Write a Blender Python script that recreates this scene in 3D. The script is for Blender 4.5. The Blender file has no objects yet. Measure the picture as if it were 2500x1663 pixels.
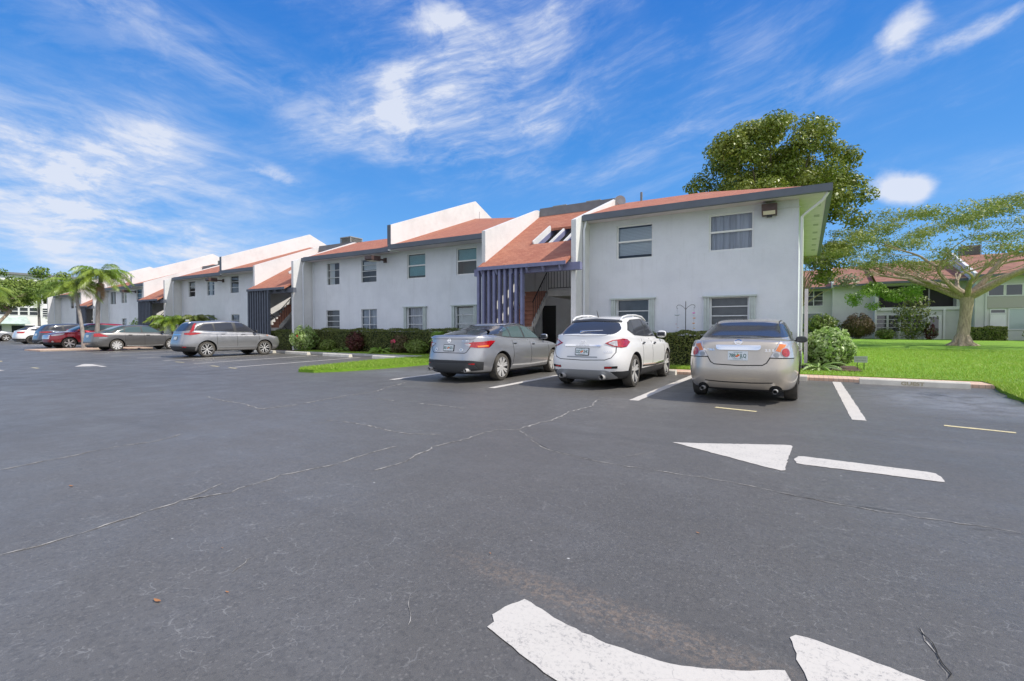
import bpy, bmesh, math, random
import numpy as np
from mathutils import Vector, Matrix
from mathutils.bvhtree import BVHTree
from mathutils.interpolate import poly_3d_calc
random.seed(7); RNG = np.random.default_rng(11)
sc = bpy.context.scene
C = sc.collection
# ------------------------------------------------------------------ camera
FPX, YH, CAMH = 1190.0, 805.0, 1.25
AZ = math.radians(31.04); TH = math.atan((831.5-YH)/FPX)
Fw = Vector((-math.sin(AZ)*math.cos(TH), math.cos(AZ)*math.cos(TH), -math.sin(TH)))
Rt = Vector((math.cos(AZ), math.sin(AZ), 0)); Up = Rt.cross(Fw)
cam_d = bpy.data.cameras.new('camera'); cam = bpy.data.objects.new('camera', cam_d); C.objects.link(cam)
cam.matrix_world = Matrix(((Rt.x, Up.x, -Fw.x, 0), (Rt.y, Up.y, -Fw.y, 0), (Rt.z, Up.z, -Fw.z, CAMH), (0, 0, 0, 1)))
cam_d.sensor_width = 36; cam_d.sensor_fit = 'HORIZONTAL'; cam_d.lens = FPX/2500*36
cam_d.clip_start = .05; cam_d.clip_end = 6000
sc.camera = cam
# ------------------------------------------------------------------ exposure
sc.view_settings.view_transform = 'Standard'; sc.view_settings.look = 'None'
sc.view_settings.gamma = 1; sc.view_settings.exposure = 0.62
# ------------------------------------------------------------------ sun
SUN = Vector((.78, .22, 1.0)).normalized()
sd = bpy.data.lights.new('sun', 'SUN'); sd.energy = 2.9; sd.angle = math.radians(.5); sd.color = (1, .94, .85)
so = bpy.data.objects.new('sun', sd); C.objects.link(so)
so.rotation_euler = SUN.to_track_quat('Z', 'Y').to_euler(); so.location = (30, 10, 40)
# ------------------------------------------------------------------ world: nishita + clouds placed by direction
world = bpy.data.worlds.new('World'); sc.world = world; world.use_nodes = True
nt = world.node_tree; nt.nodes.clear()
class NT:
    def __init__(s, t): s.t = t
    def n(s, typ, **k):
        nd = s.t.nodes.new(typ)
        for a, b in k.items(): setattr(nd, a, b)
        return nd
    def lk(s, a, b): s.t.links.new(a, b)
    def val(s, v): nd = s.n('ShaderNodeValue'); nd.outputs[0].default_value = v; return nd.outputs[0]
    def m(s, op, *a, clamp=False):
        nd = s.n('ShaderNodeMath', operation=op); nd.use_clamp = clamp
        for i, x in enumerate(a):
            if isinstance(x, (int, float)): nd.inputs[i].default_value = x
            else: s.lk(x, nd.inputs[i])
        return nd.outputs[0]
    def dot(s, v, c):
        nd = s.n('ShaderNodeVectorMath', operation='DOT_PRODUCT'); s.lk(v, nd.inputs[0]); nd.inputs[1].default_value = tuple(c); return nd.outputs['Value']
    def comb(s, x, y, z):
        nd = s.n('ShaderNodeCombineXYZ')
        for i, q in enumerate((x, y, z)):
            if isinstance(q, (int, float)): nd.inputs[i].default_value = q
            else: s.lk(q, nd.inputs[i])
        return nd.outputs[0]
    def noise(s, vec, scale, detail=3, rough=.5, dist=0, out='Fac'):
        nd = s.n('ShaderNodeTexNoise'); nd.inputs['Scale'].default_value = scale; nd.inputs['Detail'].default_value = detail
        nd.inputs['Roughness'].default_value = rough; nd.inputs['Distortion'].default_value = dist
        if vec is not None: s.lk(vec, nd.inputs['Vector'])
        return nd.outputs[out]
    def ramp(s, x, a, b, c0=0.0, c1=1.0):
        nd = s.n('ShaderNodeMapRange'); nd.clamp = True; nd.interpolation_type = 'SMOOTHSTEP'
        s.lk(x, nd.inputs[0]); nd.inputs[1].default_value = a; nd.inputs[2].default_value = b
        nd.inputs[3].default_value = c0; nd.inputs[4].default_value = c1; return nd.outputs[0]
    def mix(s, f, a, b):
        nd = s.n('ShaderNodeMix', data_type='RGBA')
        for i, x in ((0, f), (6, a), (7, b)):
            if isinstance(x, (int, float)): nd.inputs[i].default_value = x
            elif isinstance(x, tuple): nd.inputs[i].default_value = (*x, 1) if len(x) == 3 else x
            else: s.lk(x, nd.inputs[i])
        return nd.outputs[2]
W = NT(nt)
sky = W.n('ShaderNodeTexSky', sky_type='NISHITA'); sky.sun_disc = False
sky.sun_elevation = math.asin(SUN.z); sky.sun_rotation = math.atan2(SUN.x, SUN.y)
sky.air_density = 1.0; sky.dust_density = .25; sky.ozone_density = 2.2; sky.altitude = 0
tc = W.n('ShaderNodeTexCoord'); D = tc.outputs['Generated']
SKYST = .15; KS = 1/(SKYST*2**sc.view_settings.exposure)
def lin(r, g, b): return tuple((((q/255+.055)/1.055)**2.4)*KS for q in (r, g, b))
gr = W.n('ShaderNodeValToRGB'); els = gr.color_ramp.elements; sz = W.n('ShaderNodeSeparateXYZ'); W.lk(D, sz.inputs[0])
GR = [(0, (138, 192, 246)), (.10, (112, 179, 244)), (.25, (76, 154, 233)), (.40, (46, 134, 222)), (.55, (30, 117, 212)), (1, (30, 104, 190))]
els[0].position = 0; els[1].position = 1
for p_, _ in GR[1:-1]: els.new(p_)
for e_, (p_, c_) in zip(els, GR): e_.position = p_; e_.color = (*[q/8 for q in lin(*c_)], 1)
W.lk(sz.outputs[2], gr.inputs[0]); g8 = W.n('ShaderNodeVectorMath', operation='SCALE'); W.lk(gr.outputs[0], g8.inputs[0]); g8.inputs['Scale'].default_value = 8
SKY0 = W.mix(.90, sky.outputs[0], g8.outputs[0])
def pdir(x, y): return (Fw + Rt*((x-1250)/FPX) + Up*((831.5-y)/FPX)).normalized()
def blob(x, y, sx, sy, ang, w, p=1.0):
    """a patch of sky round a fixed direction; sx, sy in degrees, ang = tilt of its long axis"""
    c = pdir(x, y); h = Vector((-c.y, c.x, 0)).normalized()*-1; v = h.cross(c).normalized()*-1
    if v.z < 0: v = -v
    a_ = math.radians(ang); e1 = h*math.cos(a_)+v*math.sin(a_); e2 = -h*math.sin(a_)+v*math.cos(a_)
    d1 = W.m('DIVIDE', W.dot(D, e1), math.sin(math.radians(sx))); d2 = W.m('DIVIDE', W.dot(D, e2), math.sin(math.radians(sy)))
    # dot with tangents vanishes at the centre
    q = W.m('ADD', W.m('MULTIPLY', d1, d1), W.m('MULTIPLY', d2, d2))
    g = W.m('POWER', 2.718, W.m('MULTIPLY', q, -1.0))
    front = W.m('GREATER_THAN', W.dot(D, c), 0.0)
    return W.m('MULTIPLY', W.m('MULTIPLY', g, front), w)
def msum(l):
    o = l[0]
    for q in l[1:]: o = W.m('ADD', o, q)
    return o
# streak noises in a frame fixed to the sky
xr = W.dot(D, Rt); yu = W.dot(D, (0, 0, 1)); zf = W.dot(D, Fw)
warp = W.noise(D, 3.0, 3, .5, 0, 'Color')
wv = W.n('ShaderNodeVectorMath', operation='MULTIPLY_ADD'); W.lk(warp, wv.inputs[0]); wv.inputs[1].default_value = (.35, .35, .35)
def streak(ang, kx, ky, scale, detail=7, rough=.6):
    a_ = math.radians(ang); ca, sa = math.cos(a_), math.sin(a_)
    u = W.m('ADD', W.m('MULTIPLY', xr, ca*kx), W.m('MULTIPLY', yu, sa*kx)); v = W.m('ADD', W.m('MULTIPLY', xr, -sa*ky), W.m('MULTIPLY', yu, ca*ky))
    cv = W.comb(u, v, W.m('MULTIPLY', zf, 1.0))
    ad = W.n('ShaderNodeVectorMath', operation='MULTIPLY_ADD'); W.lk(warp, ad.inputs[0]); ad.inputs[1].default_value = (.5, .5, .5); W.lk(cv, ad.inputs[2])
    return W.noise(ad.outputs[0], scale, detail, rough)
def wisps(ang, a1, a2):
    big = W.ramp(streak(ang, 1.3, 3.6, 2.6, 9, .64), .34, .74); fine = W.ramp(streak(ang+4, 2.0, 11, 3.4, 9, .66), .30, .72)
    return W.m('MULTIPLY', big, W.m('ADD', W.m('MULTIPLY', fine, .75), .25))
s_up = wisps(12, 1, 1); s_dn = wisps(-14, 1, 1); s_puff = streak(5, 2.4, 3.6, 4.0, 9, .64)
Gm = lambda l: msum([blob(*q) for q in l])
c_up = Gm([(1140, 110, 11, 7, 18, 1.05), (1050, 250, 9, 5.5, 8, .95), (1080, 372, 11, 2.4, -6, 1.2), (1330, 300, 7, 3, 5, .6), (1330, 70, 7, 4, 30, .7),
           (1960, 215, 12, 2.2, 9, .8), (1700, 330, 16, 2.4, 5, .5), (1950, 60, 9, 3, 10, .35), (2250, 430, 11, 2.2, -8, .4)])
c_dn = Gm([(480, 110, 13, 2.2, -20, .75), (300, 40, 12, 2.4, -14, .5), (760, 200, 7, 1.6, -22, .45), (150, 510, 14, 6, -10, 1.9), (330, 590, 14, 3.0, -6, 2.0), (60, 400, 8, 4, -20, 1.4), (300, 370, 7, 4, 30, 1.5), (520, 430, 8, 3, -12, .85)])
c_pf = Gm([(2190, 462, 2.4, 1.5, 0, 1.6), (2235, 468, 1.8, 1.1, 0, 1.2), (2230, 45, 2.6, 2.0, 25, 1.15), (2400, 60, 3.4, 1.1, 12, 1.1), (2180, 90, 1.8, 1.4, 60, .8), (680, 430, 3.0, .9, -6, 1.05), (960, 205, 2.8, 2.4, 20, 1.05), (1080, 45, 3.6, 1.9, -5, 1.05), (960, 290, 3.4, 1.6, 0, .9), (1310, 310, 2.8, 1.6, 0, .9)])
d_up = W.m('MULTIPLY', c_up, s_up); d_dn = W.m('MULTIPLY', c_dn, W.m('ADD', W.m('MULTIPLY', s_dn, .8), W.m('MULTIPLY', W.ramp(s_up, .0, .5), .14))); d_pf = W.m('MULTIPLY', W.ramp(W.m('SUBTRACT', c_pf, W.m('MULTIPLY', W.ramp(s_puff, .32, .70, 1, 0), .85)), .0, 1.35), 1.0)
bg = W.m('MULTIPLY', W.ramp(s_up, .25, .9), W.m('MULTIPLY', W.ramp(yu, .02, .2), .10))
dens = W.m('MINIMUM', msum([W.m('MULTIPLY', d_up, 1.0), W.m('MULTIPLY', d_dn, .95), W.m('MULTIPLY', d_pf, .95), bg]), .90)
cloudcol = W.n('ShaderNodeRGB'); cloudcol.outputs[0].default_value = (*lin(228, 234, 248), 1)
SKYMIX = W.mix(dens, SKY0, cloudcol.outputs[0])
back = W.m('MULTIPLY', W.ramp(W.dot(D, Fw), .25, -.35), W.ramp(W.noise(D, 2.2, 6, .6), .25, .60))  # unseen bright cloud behind the camera, added as fill for the shaded facade
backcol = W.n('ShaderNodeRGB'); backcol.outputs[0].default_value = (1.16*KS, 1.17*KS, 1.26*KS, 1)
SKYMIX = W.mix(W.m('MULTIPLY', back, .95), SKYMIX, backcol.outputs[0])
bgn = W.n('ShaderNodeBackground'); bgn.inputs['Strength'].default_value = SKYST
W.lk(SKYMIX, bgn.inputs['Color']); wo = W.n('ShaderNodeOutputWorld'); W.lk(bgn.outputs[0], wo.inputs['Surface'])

# ================================================================== materials
MATS = {}
def mat(name, col, rough=.6, metal=0, coat=0, bump=None, var=None, spec=None, coat_rough=.03, fn=None):
    if name in MATS: return MATS[name]
    m = bpy.data.materials.new(name); m.use_nodes = True; t = NT(m.node_tree); m.node_tree.nodes.clear()
    o = t.n('ShaderNodeOutputMaterial'); b = t.n('ShaderNodeBsdfPrincipled'); t.lk(b.outputs[0], o.inputs['Surface'])
    b.inputs['Base Color'].default_value = (*col, 1); b.inputs['Roughness'].default_value = rough; b.inputs['Metallic'].default_value = metal
    b.inputs['Coat Weight'].default_value = coat; b.inputs['Coat Roughness'].default_value = coat_rough
    if spec is not None: b.inputs['Specular IOR Level'].default_value = spec
    tc = t.n('ShaderNodeTexCoord'); vec = tc.outputs['Object']
    if var:   # (scale, amount[, second colour])
        f = t.noise(vec, var[0], 5, .6); f = t.ramp(f, .3, .7)
        c2 = var[2] if len(var) > 2 else tuple(x*(1-var[1]) for x in col)
        t.lk(t.mix(f, col, c2), b.inputs['Base Color'])
    if bump:  # (scale, strength, distance)
        f = t.noise(vec, bump[0], 4, .6); bp = t.n('ShaderNodeBump'); bp.inputs['Strength'].default_value = bump[1]; bp.inputs['Distance'].default_value = bump[2]
        t.lk(f, bp.inputs['Height']); t.lk(bp.outputs[0], b.inputs['Normal'])
    if fn: fn(t, b, vec)
    MATS[name] = m; return m
def leafmat(name, cols, rough=.45, trans=.25):
    """leaf colour varies from leaf clump to leaf clump by a noise through the crown"""
    if name in MATS: return MATS[name]
    m = bpy.data.materials.new(name); m.use_nodes = True; t = NT(m.node_tree); m.node_tree.nodes.clear()
    o = t.n('ShaderNodeOutputMaterial'); b = t.n('ShaderNodeBsdfPrincipled'); tr = t.n('ShaderNodeBsdfTranslucent'); mx = t.n('ShaderNodeMixShader')
    tc = t.n('ShaderNodeTexCoord'); f = t.ramp(t.noise(tc.outputs['Object'], 1.3, 4, .7), .3, .7)
    at = t.n('ShaderNodeAttribute'); at.attribute_name = 'rnd'
    c = t.mix(f, cols[0], cols[1]); c = t.mix(t.m('MULTIPLY', at.outputs['Fac'], .8), c, cols[2])
    t.lk(c, b.inputs['Base Color']); t.lk(c, tr.inputs['Color']); b.inputs['Roughness'].default_value = rough
    mx.inputs[0].default_value = trans; t.lk(b.outputs[0], mx.inputs[1]); t.lk(tr.outputs[0], mx.inputs[2]); t.lk(mx.outputs[0], o.inputs['Surface'])
    MATS[name] = m; return m
def shaderglass(name, tint, alpha, rough=.02):
    """window glass: mirror reflection by fresnel over see-through tinted glass"""
    if name in MATS: return MATS[name]
    m = bpy.data.materials.new(name); m.use_nodes = True; t = NT(m.node_tree); m.node_tree.nodes.clear()
    o = t.n('ShaderNodeOutputMaterial'); g = t.n('ShaderNodeBsdfGlossy'); g.inputs['Roughness'].default_value = rough; tr = t.n('ShaderNodeBsdfTransparent'); tr.inputs['Color'].default_value = (*tint, 1)
    df = t.n('ShaderNodeBsdfDiffuse'); df.inputs['Color'].default_value = (.03, .035, .04, 1)
    fr = t.n('ShaderNodeFresnel'); fr.inputs['IOR'].default_value = 1.6
    m1 = t.n('ShaderNodeMixShader'); m1.inputs[0].default_value = alpha; t.lk(tr.outputs[0], m1.inputs[1]); t.lk(df.outputs[0], m1.inputs[2])
    m2 = t.n('ShaderNodeMixShader'); t.lk(fr.outputs[0], m2.inputs[0]); t.lk(m1.outputs[0], m2.inputs[1]); t.lk(g.outputs[0], m2.inputs[2]); t.lk(m2.outputs[0], o.inputs['Surface'])
    MATS[name] = m; return m

def f_stucco(t, b, vec):
    f = t.noise(vec, 1.1, 5, .65); g = t.noise(vec, 26, 3, .6)
    mp = t.n('ShaderNodeMapping'); mp.inputs['Scale'].default_value = (3.0, 3.0, .22); t.lk(vec, mp.inputs['Vector'])
    st = t.ramp(t.noise(mp.outputs[0], 1.6, 5, .7), .52, .8)
    c = t.mix(t.ramp(f, .3, .75), (.715, .74, .785), (.64, .665, .71)); c = t.mix(t.m('MULTIPLY', st, .35), c, (.52, .53, .54))
    sz_ = t.n('ShaderNodeSeparateXYZ'); t.lk(vec, sz_.inputs[0])
    gm = t.m('MULTIPLY', t.ramp(sz_.outputs[2], 1.1, .15), t.ramp(t.noise(mp.outputs[0], 3.0, 5, .7), .3, .7)); c = t.mix(t.m('MULTIPLY', gm, .4), c, (.38, .37, .34))
    um = t.m('MULTIPLY', t.m('MULTIPLY', t.ramp(sz_.outputs[2], 2.9, 3.7), t.ramp(sz_.outputs[2], 3.74, 3.72)), t.ramp(t.noise(mp.outputs[0], 4.5, 4, .7), .50, .68)); c = t.mix(t.m('MULTIPLY', um, .13), c, (.42, .42, .42))
    t.lk(c, b.inputs['Base Color'])
    bp = t.n('ShaderNodeBump'); bp.inputs['Strength'].default_value = .8; bp.inputs['Distance'].default_value = .014
    t.lk(t.m('ADD', t.m('MULTIPLY', g, .6), t.noise(vec, 90, 3, .7)), bp.inputs['Height']); t.lk(bp.outputs[0], b.inputs['Normal'])
def f_white_stucco(t, b, vec):
    f = t.noise(vec, .9, 6, .7); t.lk(t.mix(t.ramp(f, .35, .8), (.72, .72, .715), (.60, .60, .595)), b.inputs['Base Color'])
    bp = t.n('ShaderNodeBump'); bp.inputs['Strength'].default_value = .8; bp.inputs['Distance'].default_value = .02
    t.lk(t.noise(vec, 14, 5, .75), bp.inputs['Height']); t.lk(bp.outputs[0], b.inputs['Normal'])
def f_shingle(scale=1.0):
    def fn(t, b, vec):
        uv = t.n('ShaderNodeUVMap'); br = t.n('ShaderNodeTexBrick'); t.lk(uv.outputs[0], br.inputs['Vector'])
        br.inputs['Scale'].default_value = 1.0; br.inputs['Brick Width'].default_value = .24; br.inputs['Row Height'].default_value = .125; br.inputs['Mortar Size'].default_value = .007
        br.inputs['Mortar Smooth'].default_value = .3; br.offset = .37; br.inputs['Bias'].default_value = 0
        br.inputs['Color1'].default_value = (.47, .19, .115, 1); br.inputs['Color2'].default_value = (.38, .135, .082, 1); br.inputs['Mortar'].default_value = (.28, .095, .062, 1)
        f = t.noise(vec, .7, 5, .7); c = t.mix(t.m('MULTIPLY', t.ramp(f, .45, .8), .5), br.outputs['Color'], (.44, .225, .15)); 
        c = t.mix(t.m('MULTIPLY', t.ramp(t.noise(vec, 60, 2, .7), .5, .8), .35), c, (.25, .10, .08))
        t.lk(c, b.inputs['Base Color'])
        bp = t.n('ShaderNodeBump'); bp.inputs['Strength'].default_value = .7; bp.inputs['Distance'].default_value = .015
        t.lk(t.m('SUBTRACT', t.noise(vec, 50, 3, .6), t.m('MULTIPLY', br.outputs['Fac'], 2.0)), bp.inputs['Height']); t.lk(bp.outputs[0], b.inputs['Normal'])
    return fn
def f_asphalt(t, b, vec):
    big = t.ramp(t.noise(vec, .16, 4, .6), .3, .7); mid = t.noise(vec, 1.4, 5, .7); fine = t.noise(vec, 55, 3, .75)
    c = t.mix(big, (.101, .095, .086), (.132, .125, .114)); c = t.mix(t.m('MULTIPLY', t.ramp(mid, .4, .8), .45), c, (.154, .149, .140))
    # streaky dry wash marks, stretched along the lane
    mp = t.n('ShaderNodeMapping'); mp.inputs['Scale'].default_value = (.22, 1.1, 1); mp.inputs['Rotation'].default_value = (0, 0, .12); t.lk(vec, mp.inputs['Vector'])
    c = t.mix(t.m('MULTIPLY', t.ramp(t.noise(mp.outputs[0], .9, 6, .65), .5, .8), .5), c, (.17, .17, .172))
    # worn seal patch in the empty guest bay, and a brown scuffed band near the curved arrow
    def spot(x, y, rx, ry, ang=0):
        m2 = t.n('ShaderNodeMapping'); m2.vector_type = 'TEXTURE'; m2.inputs['Location'].default_value = (x, y, 0); m2.inputs['Rotation'].default_value = (0, 0, ang); m2.inputs['Scale'].default_value = (rx, ry, 1); t.lk(vec, m2.inputs['Vector'])
        ln = t.n('ShaderNodeVectorMath', operation='LENGTH'); t.lk(m2.outputs[0], ln.inputs[0]); return t.ramp(ln.outputs['Value'], .3, 1.05, 1, 0)
    nz = t.ramp(t.noise(vec, 2.2, 7, .75), .32, .62)
    c = t.mix(t.m('MULTIPLY', t.m('MULTIPLY', spot(2.4, 11.2, 1.9, 2.4), nz), .8), c, (.25, .255, .27))
    c = t.mix(t.m('MULTIPLY', t.m('MULTIPLY', spot(-9.4, 10.6, 2.6, 1.6), nz), .6), c, (.21, .215, .225))
    br = t.m('MULTIPLY', spot(-.78, 2.05, 1.15, .16, -.10), t.ramp(t.noise(vec, 30, 4, .8), .42, .62))
    c = t.mix(t.m('MULTIPLY', br, .85), c, (.21, .165, .125))
    br2 = t.m('MULTIPLY', spot(.35, 1.75, .8, .3, .2), t.ramp(t.noise(vec, 34, 4, .8), .5, .7)); c = t.mix(t.m('MULTIPLY', br2, .6), c, (.19, .165, .14))
    gr3 = t.noise(vec, 240, 2, .8); c = t.mix(t.m('MULTIPLY', t.ramp(gr3, .55, .75), .35), c, (.24, .235, .225)); c = t.mix(t.m('MULTIPLY', t.ramp(gr3, .45, .30), .3), c, (.04, .04, .042)); sp = t.ramp(fine, .62, .82); c = t.mix(t.m('MULTIPLY', sp, .5), c, (.26, .25, .235)); c = t.mix(t.m('MULTIPLY', t.ramp(fine, .40, .25), .4), c, (.03, .03, .032))
    # exposed aggregate: every stone its own tone
    vs_ = t.n('ShaderNodeTexVoronoi'); vs_.inputs['Scale'].default_value = 62; t.lk(vec, vs_.inputs['Vector']); ss = t.n('ShaderNodeSeparateColor'); t.lk(vs_.outputs['Color'], ss.inputs[0])
    stone = t.m('MULTIPLY', t.ramp(ss.outputs[0], .55, 1.0), t.ramp(vs_.outputs['Distance'], .2, .55, 1, .0)); c = t.mix(t.m('MULTIPLY', stone, .30), c, (.27, .255, .235)); c = t.mix(t.m('MULTIPLY', t.m('MULTIPLY', t.ramp(ss.outputs[1], .5, 1.0), .28), 1.0), c, (.045, .044, .043))
    # oil drips where cars stand, tyre scuffs along the lane
    for q in ((-1.0, 9.7, .5, .35), (-4.2, 10.2, .45, .5), (2.1, 12.2, .35, .6), (-7.3, 9.6, .5, .3), (-18.0, 12.6, .4, .8), (-20.9, 12.0, .4, .7)):
        c = t.mix(t.m('MULTIPLY', t.m('MULTIPLY', spot(*q), t.ramp(t.noise(vec, 4, 5, .75), .38, .58)), .65), c, (.028, .026, .024))
    m3 = t.n('ShaderNodeMapping'); m3.inputs['Scale'].default_value = (.12, 2.4, 1); m3.inputs['Rotation'].default_value = (0, 0, -.18); t.lk(vec, m3.inputs['Vector'])
    c = t.mix(t.m('MULTIPLY', t.ramp(t.noise(m3.outputs[0], 1.1, 4, .6), .56, .78), .30), c, (.045, .044, .043))
    # hairline crazing
    wc = t.noise(vec, 7, 3, .6, 0, 'Color'); av = t.n('ShaderNodeVectorMath', operation='MULTIPLY_ADD'); t.lk(wc, av.inputs[0]); av.inputs[1].default_value = (.16, .16, 0); t.lk(vec, av.inputs[2])
    vo = t.n('ShaderNodeTexVoronoi'); vo.feature = 'DISTANCE_TO_EDGE'; vo.inputs['Scale'].default_value = 11; vo.inputs['Randomness'].default_value = 1; t.lk(av.outputs[0], vo.inputs['Vector'])
    ed = t.ramp(vo.outputs['Distance'], .008, .03, 1, 0); msk = t.ramp(t.noise(vec, 6.5, 4, .7), .50, .60)
    near = t.ramp(t.noise(vec, .35, 3, .5), .35, .6)
    cr = t.m('MULTIPLY', t.m('MULTIPLY', ed, msk), near); c = t.mix(t.m('MULTIPLY', cr, .42), c, (.30, .295, .28))
    # scattered light grit
    v2 = t.n('ShaderNodeTexVoronoi'); v2.inputs['Scale'].default_value = 3.1; t.lk(vec, v2.inputs['Vector']); gr = t.ramp(v2.outputs['Distance'], .012, .035, 1, 0)
    sep = t.n('ShaderNodeSeparateColor'); t.lk(v2.outputs['Color'], sep.inputs[0]); gr = t.m('MULTIPLY', gr, t.m('GREATER_THAN', sep.outputs[0], .6)); c = t.mix(gr, c, (.5, .49, .46))
    t.lk(c, b.inputs['Base Color'])
    t.lk(t.ramp(mid, .3, .8, .50, .34), b.inputs['Roughness']); b.inputs['Specular IOR Level'].default_value = .42
    bp = t.n('ShaderNodeBump'); bp.inputs['Strength'].default_value = .45; bp.inputs['Distance'].default_value = .004
    t.lk(t.m('ADD', t.noise(vec, 120, 2, .8), t.m('MULTIPLY', fine, .8)), bp.inputs['Height']); t.lk(bp.outputs[0], b.inputs['Normal'])
def f_lawn(t, b, vec):
    a1 = t.ramp(t.noise(vec, .25, 4, .6), .3, .7); a2 = t.noise(vec, 9, 4, .75)
    c = t.mix(a1, (.16, .34, .015), (.21, .41, .02)); c = t.mix(t.m('MULTIPLY', t.ramp(a2, .4, .8), .55), c, (.30, .44, .06)); c = t.mix(t.m('MULTIPLY', t.ramp(t.noise(vec, .6, 6, .75), .52, .72), .55), c, (.34, .36, .10))
    t.lk(c, b.inputs['Base Color']); bp = t.n('ShaderNodeBump'); bp.inputs['Strength'].default_value = 1; bp.inputs['Distance'].default_value = .05
    t.lk(t.noise(vec, 26, 4, .8), bp.inputs['Height']); t.lk(bp.outputs[0], b.inputs['Normal'])
def f_paint(worn):
    def fn(t, b, vec):
        n1 = t.noise(vec, 55, 5, .85); n2 = t.noise(vec, 4, 5, .7)
        f = t.m('MULTIPLY', t.ramp(n1, .50, .66), t.ramp(n2, .38, .62, .16, 1.0)); base = b.inputs['Base Color'].default_value[:3]
        c = t.mix(t.m('MULTIPLY', f, worn), tuple(base), (.16, .16, .165)); c = t.mix(t.m('MULTIPLY', t.ramp(t.noise(vec, 2, 5, .7), .4, .8), .25), c, tuple(x*.75 for x in base))
        wc = t.noise(vec, 7, 3, .6, 0, 'Color'); av = t.n('ShaderNodeVectorMath', operation='MULTIPLY_ADD'); t.lk(wc, av.inputs[0]); av.inputs[1].default_value = (.16, .16, 0); t.lk(vec, av.inputs[2])
        vo = t.n('ShaderNodeTexVoronoi'); vo.feature = 'DISTANCE_TO_EDGE'; vo.inputs['Scale'].default_value = 6.5; t.lk(av.outputs[0], vo.inputs['Vector'])
        c = t.mix(t.m('MULTIPLY', t.m('MULTIPLY', t.ramp(vo.outputs['Distance'], .004, .014, 1, 0), t.ramp(t.noise(vec, 3.2, 4, .7), .46, .6)), .6), c, (.35, .33, .31))
        t.lk(c, b.inputs['Base Color'])
    return fn
def f_paver(t, b, vec):
    br = t.n('ShaderNodeTexBrick'); br.inputs['Scale'].default_value = 1; br.inputs['Brick Width'].default_value = .1; br.inputs['Row Height'].default_value = .2; br.inputs['Mortar Size'].default_value = .006; br.offset = 0
    t.lk(vec, br.inputs['Vector']); br.inputs['Color1'].default_value = (.66, .46, .34, 1); br.inputs['Color2'].default_value = (.58, .38, .27, 1); br.inputs['Mortar'].default_value = (.36, .28, .22, 1)
    t.lk(t.mix(t.m('MULTIPLY', t.ramp(t.noise(vec, 3, 5, .7), .4, .8), .5), br.outputs['Color'], (.62, .54, .45)), b.inputs['Base Color'])
def f_bark(t, b, vec):
    mp = t.n('ShaderNodeMapping'); mp.inputs['Scale'].default_value = (6, 6, 1.2); t.lk(vec, mp.inputs['Vector']); n1 = t.noise(mp.outputs[0], 2.5, 6, .7)
    base = tuple(b.inputs['Base Color'].default_value[:3]); t.lk(t.mix(t.ramp(n1, .35, .7), base, tuple(x*.5 for x in base)), b.inputs['Base Color'])
    bp = t.n('ShaderNodeBump'); bp.inputs['Strength'].default_value = .8; bp.inputs['Distance'].default_value = .02; t.lk(n1, bp.inputs['Height']); t.lk(bp.outputs[0], b.inputs['Normal'])
STUCCO = mat('shade_blue_grey_stucco', (.62, .645, .69), .9, fn=f_stucco)
WSTUC = mat('white_rough_stucco', (.80, .79, .77), .9, fn=f_white_stucco)
SHINGLE = mat('terracotta_shingle', (.42, .14, .09), .85, fn=f_shingle())
FASCIA = mat('slate_grey_fascia', (.115, .13, .16), .55, var=(2, .15))
SOFFIT = mat('soffit_white', (.66, .60, .62), .8, var=(3, .12))
WFRAME = mat('white_window_frame', (.72, .73, .72), .45)
GFRAME = mat('grey_window_frame', (.62, .64, .65), .5)
SHUT = mat('pale_green_grey_shutter', (.50, .56, .54), .5, var=(5, .12))
SCREEN = mat('grey_insect_screen', (.22, .22, .23), .8, var=(2.5, .25)); DARKIN = mat('dark_interior', (.17, .17, .18), .9)
BLIND = mat('window_blind', (.80, .83, .86), .7)
def f_curt(t, b, v):
    mp = t.n('ShaderNodeMapping'); mp.inputs['Scale'].default_value = (9, .1, .25); t.lk(v, mp.inputs['Vector'])
    t.lk(t.mix(t.ramp(t.noise(mp.outputs[0], 1.2, 3, .6), .35, .65), (.66, .70, .80), (.42, .46, .55)), b.inputs['Base Color'])
CURTAIN = mat('curtain_cloth', (.46, .50, .60), .9, fn=f_curt)
GLASS = shaderglass('window_glass', (.88, .92, .93), .05)
TEAL = shaderglass('tinted_teal_glass', (.42, .72, .76), .08)
DGLASS = mat('dark_window_glass', (.045, .05, .055), .04, spec=.9)
PURPLE = mat('periwinkle_painted_wood', (.20, .21, .35), .6, var=(4, .2))
GREYW = mat('slate_painted_wood', (.115, .13, .165), .6, var=(4, .2))
BLACKM = mat('black_metal', (.012, .012, .014), .4)
CONC = mat('pale_concrete', (.52, .51, .48), .85, var=(2, .25), bump=(30, .3, .01))
STOPM = mat('wheel_stop_paint', (.74, .70, .60), .8, var=(4, .18), bump=(40, .3, .006))
ASPH = mat('asphalt', (.08, .08, .09), .6, fn=f_asphalt)
LAWN = mat('lawn_turf', (.13, .25, .03), .9, fn=f_lawn)
SOIL = mat('brown_mulch', (.12, .075, .05), .95, var=(6, .4), bump=(25, .8, .03))
WPAINT = mat('white_road_paint', (.57, .535, .48), .7, fn=f_paint(.8))
YPAINT = mat('yellow_road_paint', (.64, .55, .31), .7, fn=f_paint(.9))
PAVER = mat('salmon_brick_paver', (.5, .33, .25), .85, fn=f_paver)
TERRA = mat('terracotta_tile', (.38, .17, .11), .7, var=(5, .2))
BRONZE = mat('bronze_lamp_housing', (.10, .06, .055), .5, var=(12, .3)); LENSM = mat('cream_lamp_lens', (.62, .57, .42), .3)
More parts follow.
